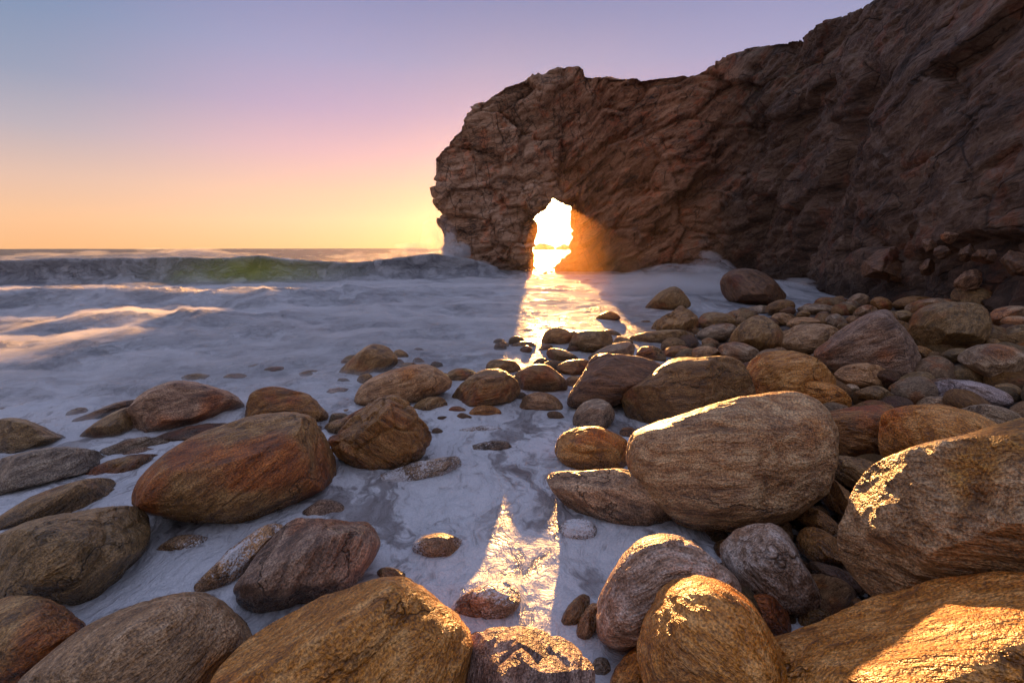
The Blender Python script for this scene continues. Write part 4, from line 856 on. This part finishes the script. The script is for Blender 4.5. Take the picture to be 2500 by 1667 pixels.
sunh = Vector((SUN[0],SUN[1],0)).normalized()
hz = N.vmath('NORMALIZE', N.vmath('MULTIPLY', nrm, (1,1,0)))
ca = N.vmath('DOT_PRODUCT', hz, tuple(sunh))
c = N.mix(N.mrange(ca, .95, .66, 0, 1, True), warm, cool)
c = N.mix(N.mrange(ca, .35, -.4, 0, 1, True), c, rear)
cs = N.math('MAXIMUM', N.vmath('DOT_PRODUCT', nrm, tuple(GLOW)), 0)
g1 = N.math('MULTIPLY', N.math('POWER', cs, 620), 24.0)
g2 = N.math('MULTIPLY', N.math('POWER', cs, 40), .10)
glow = N.mix(1, N.vmath('SCALE', (1,.80,.42), scale=g1), N.vmath('SCALE', (1,.50,.13), scale=g2), 'ADD')
dim = N.math('SUBTRACT', 1, N.math('MULTIPLY', N.math('POWER', cs, 13), .12))
c = N.vmath('SCALE', c, scale=dim)
c = N.mix(1, c, glow, 'ADD')
bg1 = N('ShaderNodeBackground', i_Color=c, i_Strength=KW*1.0)
skyt = N('ShaderNodeTexSky', sky_type='NISHITA', sun_disc=False)
skyt.sun_elevation = math.asin(SUN[2]); skyt.sun_rotation = math.atan2(SUN[0], SUN[1])
bg2 = N('ShaderNodeBackground', i_Color=skyt.outputs[0], i_Strength=.0015)
ad = N('ShaderNodeAddShader', i_0=bg1.outputs[0], i_1=bg2.outputs[0])
N('ShaderNodeOutputWorld', i_Surface=ad)
sl = bpy.data.lights.new('sun','SUN'); sl.energy = 3.5; sl.angle = math.radians(.55); sl.color = (1,.47,.14)
so = bpy.data.objects.new('sun', sl); COL.objects.link(so)
so.rotation_euler = Vector((-SUN[0],-SUN[1],-SUN[2])).to_track_quat('-Z','Y').to_euler()
SC.view_settings.view_transform = 'Standard'; SC.view_settings.look = 'None'; SC.view_settings.exposure = EXPO+.12; SC.view_settings.gamma = 1
# ================================================================ render settings
SC.render.engine = 'CYCLES'
SC.cycles.use_denoising = True; SC.cycles.max_bounces = 6; SC.cycles.diffuse_bounces = 3; SC.cycles.glossy_bounces = 2
SC.cycles.transmission_bounces = 3; SC.cycles.volume_bounces = 1; SC.cycles.transparent_max_bounces = 8
SC.cycles.sample_clamp_indirect = 5; SC.cycles.caustics_reflective = False; SC.cycles.caustics_refractive = False
# ================================================================ far islets seen through the arch
def islet(x, y, w_, h, seed, label):
    D, Fa = ico(5); V = D*np.array([w_, w_*.6, h])
    V = V*(1+.35*fbm(D*1.6+seed,4)+.12*fbm(D*5+seed,3,.6,True))[:,None]
    mw = Matrix.Translation((x,y,-.3))
    return setp(mesh_obj('sea_rock', V, Fa, rmat('dk',0,0), mw=mw), label, 'rock')
islet(15.0, 232, 5.2, 3.4, 3, 'jagged low islet far beyond the arch, on the shaded pillar side of the opening')
islet(25.5, 236, 4.6, 3.0, 8, 'jagged low islet far beyond the arch, on the mainland side of the opening')
# ================================================================ spray and mist (suspended droplets), and an added glow volume
def vol_mat(name, dens, col=(.98,.98,1.0), g=.3):
    m, N = new_mat(name)
    v = N('ShaderNodeVolumePrincipled', i_Density=dens, i_Anisotropy=g); v.inputs['Color'].default_value = (*col,1)
    N('ShaderNodeOutputMaterial', i_Volume=v); return m
def spray(u, v, d, sx, sy, sz, seed, dens, lean=0., lobes=9):
    q = Gr(u, v); c = EYE+q/q[1]*d
    Vs, Fs_, n = [], [], 0
    Rr = np.random.default_rng(seed); D, Fa = ico(5)
    for k in range(lobes):
        o = Rr.normal(size=3)*np.array([sx,sy,sz])*.42; o[0] += lean*o[2]
        s = Rr.uniform(.30,.62)*(1-.35*min(1,max(0,o[2]/sz)))
        V = D*np.array([sx,sy,sz])*s*(1+.50*fbm(D*1.7+seed+k*3,4,.6)+.22*fbm(D*np.array([3,6,6])+seed+k,4,.7,True))[:,None]
        V[:,0] += lean*V[:,2]
        Vs.append(V+o+c); Fs_.append(Fa+n); n += len(V)
    return setp(mesh_obj('sea_spray', np.concatenate(Vs), np.concatenate(Fs_), vol_mat('spray_droplets', dens)), 'white spray thrown up by the surf', None, None, 'stuff')
spray(1036, 586, 35.0, 1.1, .8, 1.3, 3, 1.6)
spray(1008, 545, 35.5, 1.0, .6, 1.9, 4, .30)
spray(1075, 608, 34.5, 2.2, .9, .55, 5, 1.2)
spray(1598, 642, 20.5, 2.3, 1.1, .70, 6, .75, -.5, 22)
spray(1645, 622, 21.5, 1.2, .7, .72, 7, .8, -.7, 18)
spray(1545, 655, 19.5, 1.8, 1.0, .40, 10, 1.0)
spray(1810, 655, 21.0, 1.8, .8, .42, 8, 1.2)
spray(1480, 660, 19.5, 2.0, 1.0, .30, 9, .6)
for (u_,v_,d_,sx_,sz_,sd_,dn) in ((300,589,27.2,2.0,.34,21,.5),(385,585,28,1.8,.40,22,.6),(460,584,28.2,1.7,.36,23,.6),(540,588,28.4,1.4,.26,28,.4),(860,592,30.5,1.6,.34,24,.6),(930,584,31.5,1.6,.42,25,.7),(985,574,32.5,1.3,.55,26,.7),(60,594,26,2.6,.34,27,.5),(180,592,26.5,2.2,.30,29,.5),
                              (120,668,15.2,2.4,.20,31,.5),(300,668,15.6,1.8,.22,32,.6),(430,672,16.2,1.5,.18,33,.5),(780,640,26,3.0,.22,34,.4),(620,652,24,3.0,.20,35,.4),(930,626,29,2.6,.25,36,.4)):
    spray(u_, v_, d_, sx_*1.25, .6, sz_*.85, sd_, dn*.5, 0, 16)
def arch_glow():  # added thin volume, tinted orange to put a glow around the arch opening
    D, Fa = ico(5); V = D*np.array([5.2,11.5,5.6]); V = V*(1+.10*fbm(D*1.5+2,3))[:,None]
    V[:,2] = np.maximum(V[:,2], -1.6)
    return setp(mesh_obj('arch_glow_volume', V+np.array([4.6,25.5,1.4]), Fa, vol_mat('orange_glow_scatter', .0045, (1,.50,.14), .60)), 'added orange-tinted volume for a glow in front of the arch', None, None, 'stuff')
arch_glow()
# thin mist lying on the churned water, thicker offshore
def mist():
    X, Y, Q = polar(-80, 45, 420, np.exp(np.arange(math.log(1.6), math.log(36.5), .011)))
    sh = -shore_dist(X, Y); p = np.stack([X,Y,0*X],1)
    _, Zw, _, _ = sea(X, Y)
    wv = p*np.array([.35,.6,1]); wv = wv+.5*np.stack([fbm(p*.3+3,2),fbm(p*.3+8,2),0*X],1)
    cyw = np.interp(X, CRX, CRY); cut = np.where(X<1, smooth(-1.6,-4.5,Y-cyw), smooth(36,32,Y))
    wq = p*np.array([.9,1.5,1])+1.2*np.stack([fbm(p*.6+13,3),fbm(p*.6+28,3),0*X],1)
    sw = fbm(wq, 5, .6, True)
    T = .022*smooth(.0,1.0,sh)*smooth(1.6,2.4,np.hypot(X,Y))+.14*smooth(1.5,6,sh)*smooth(4.2,8,np.hypot(X,Y))*cut*np.maximum(.05,.55+1.5*fbm(wv,4,.6)+.55*sw)*smooth(45,38,np.degrees(np.arctan2(X,Y)))*smooth(-80,-74,np.degrees(np.arctan2(X,Y)))
    T = np.maximum(T, 0)+.004
    n = len(X); top = np.stack([X,Y,np.maximum(Zw,-.05)*.85+T-.02],1); bot = np.stack([X,Y,np.full(n,-.35)],1)
    m_ = 420; k_ = n//m_
    rim = [j for j in range(m_)]+[i*m_+m_-1 for i in range(1,k_)]+[(k_-1)*m_+j for j in range(m_-2,-1,-1)]+[i*m_ for i in range(k_-2,0,-1)]
    rim = np.array(rim); r2 = np.roll(rim,-1)
    side = np.stack([rim+n, r2+n, r2, rim],1)
    F_ = np.concatenate([Q, Q[:,::-1]+n, side[:,::-1]])
    return setp(mesh_obj('sea_mist', np.concatenate([top,bot]), F_, vol_mat('mist_droplets', .9, (.97,.98,1.0), .2)), 'low mist over the churning water', None, None, 'stuff')
mist()
# ================================================================ haze: closed box of thin salty air
hb = mesh_obj('haze', [(x,y,z) for x in (-330,330) for y in (-330,330) for z in (-4.5,19.5)],
     [(0,1,3,2),(4,6,7,5),(0,4,5,1),(2,3,7,6),(0,2,6,4),(1,5,7,3)], vol_mat('salt_haze', .00018, (1,.85,.7), .8), smooth_=False)
setp(hb, 'thin salty haze', None, None, 'stuff')
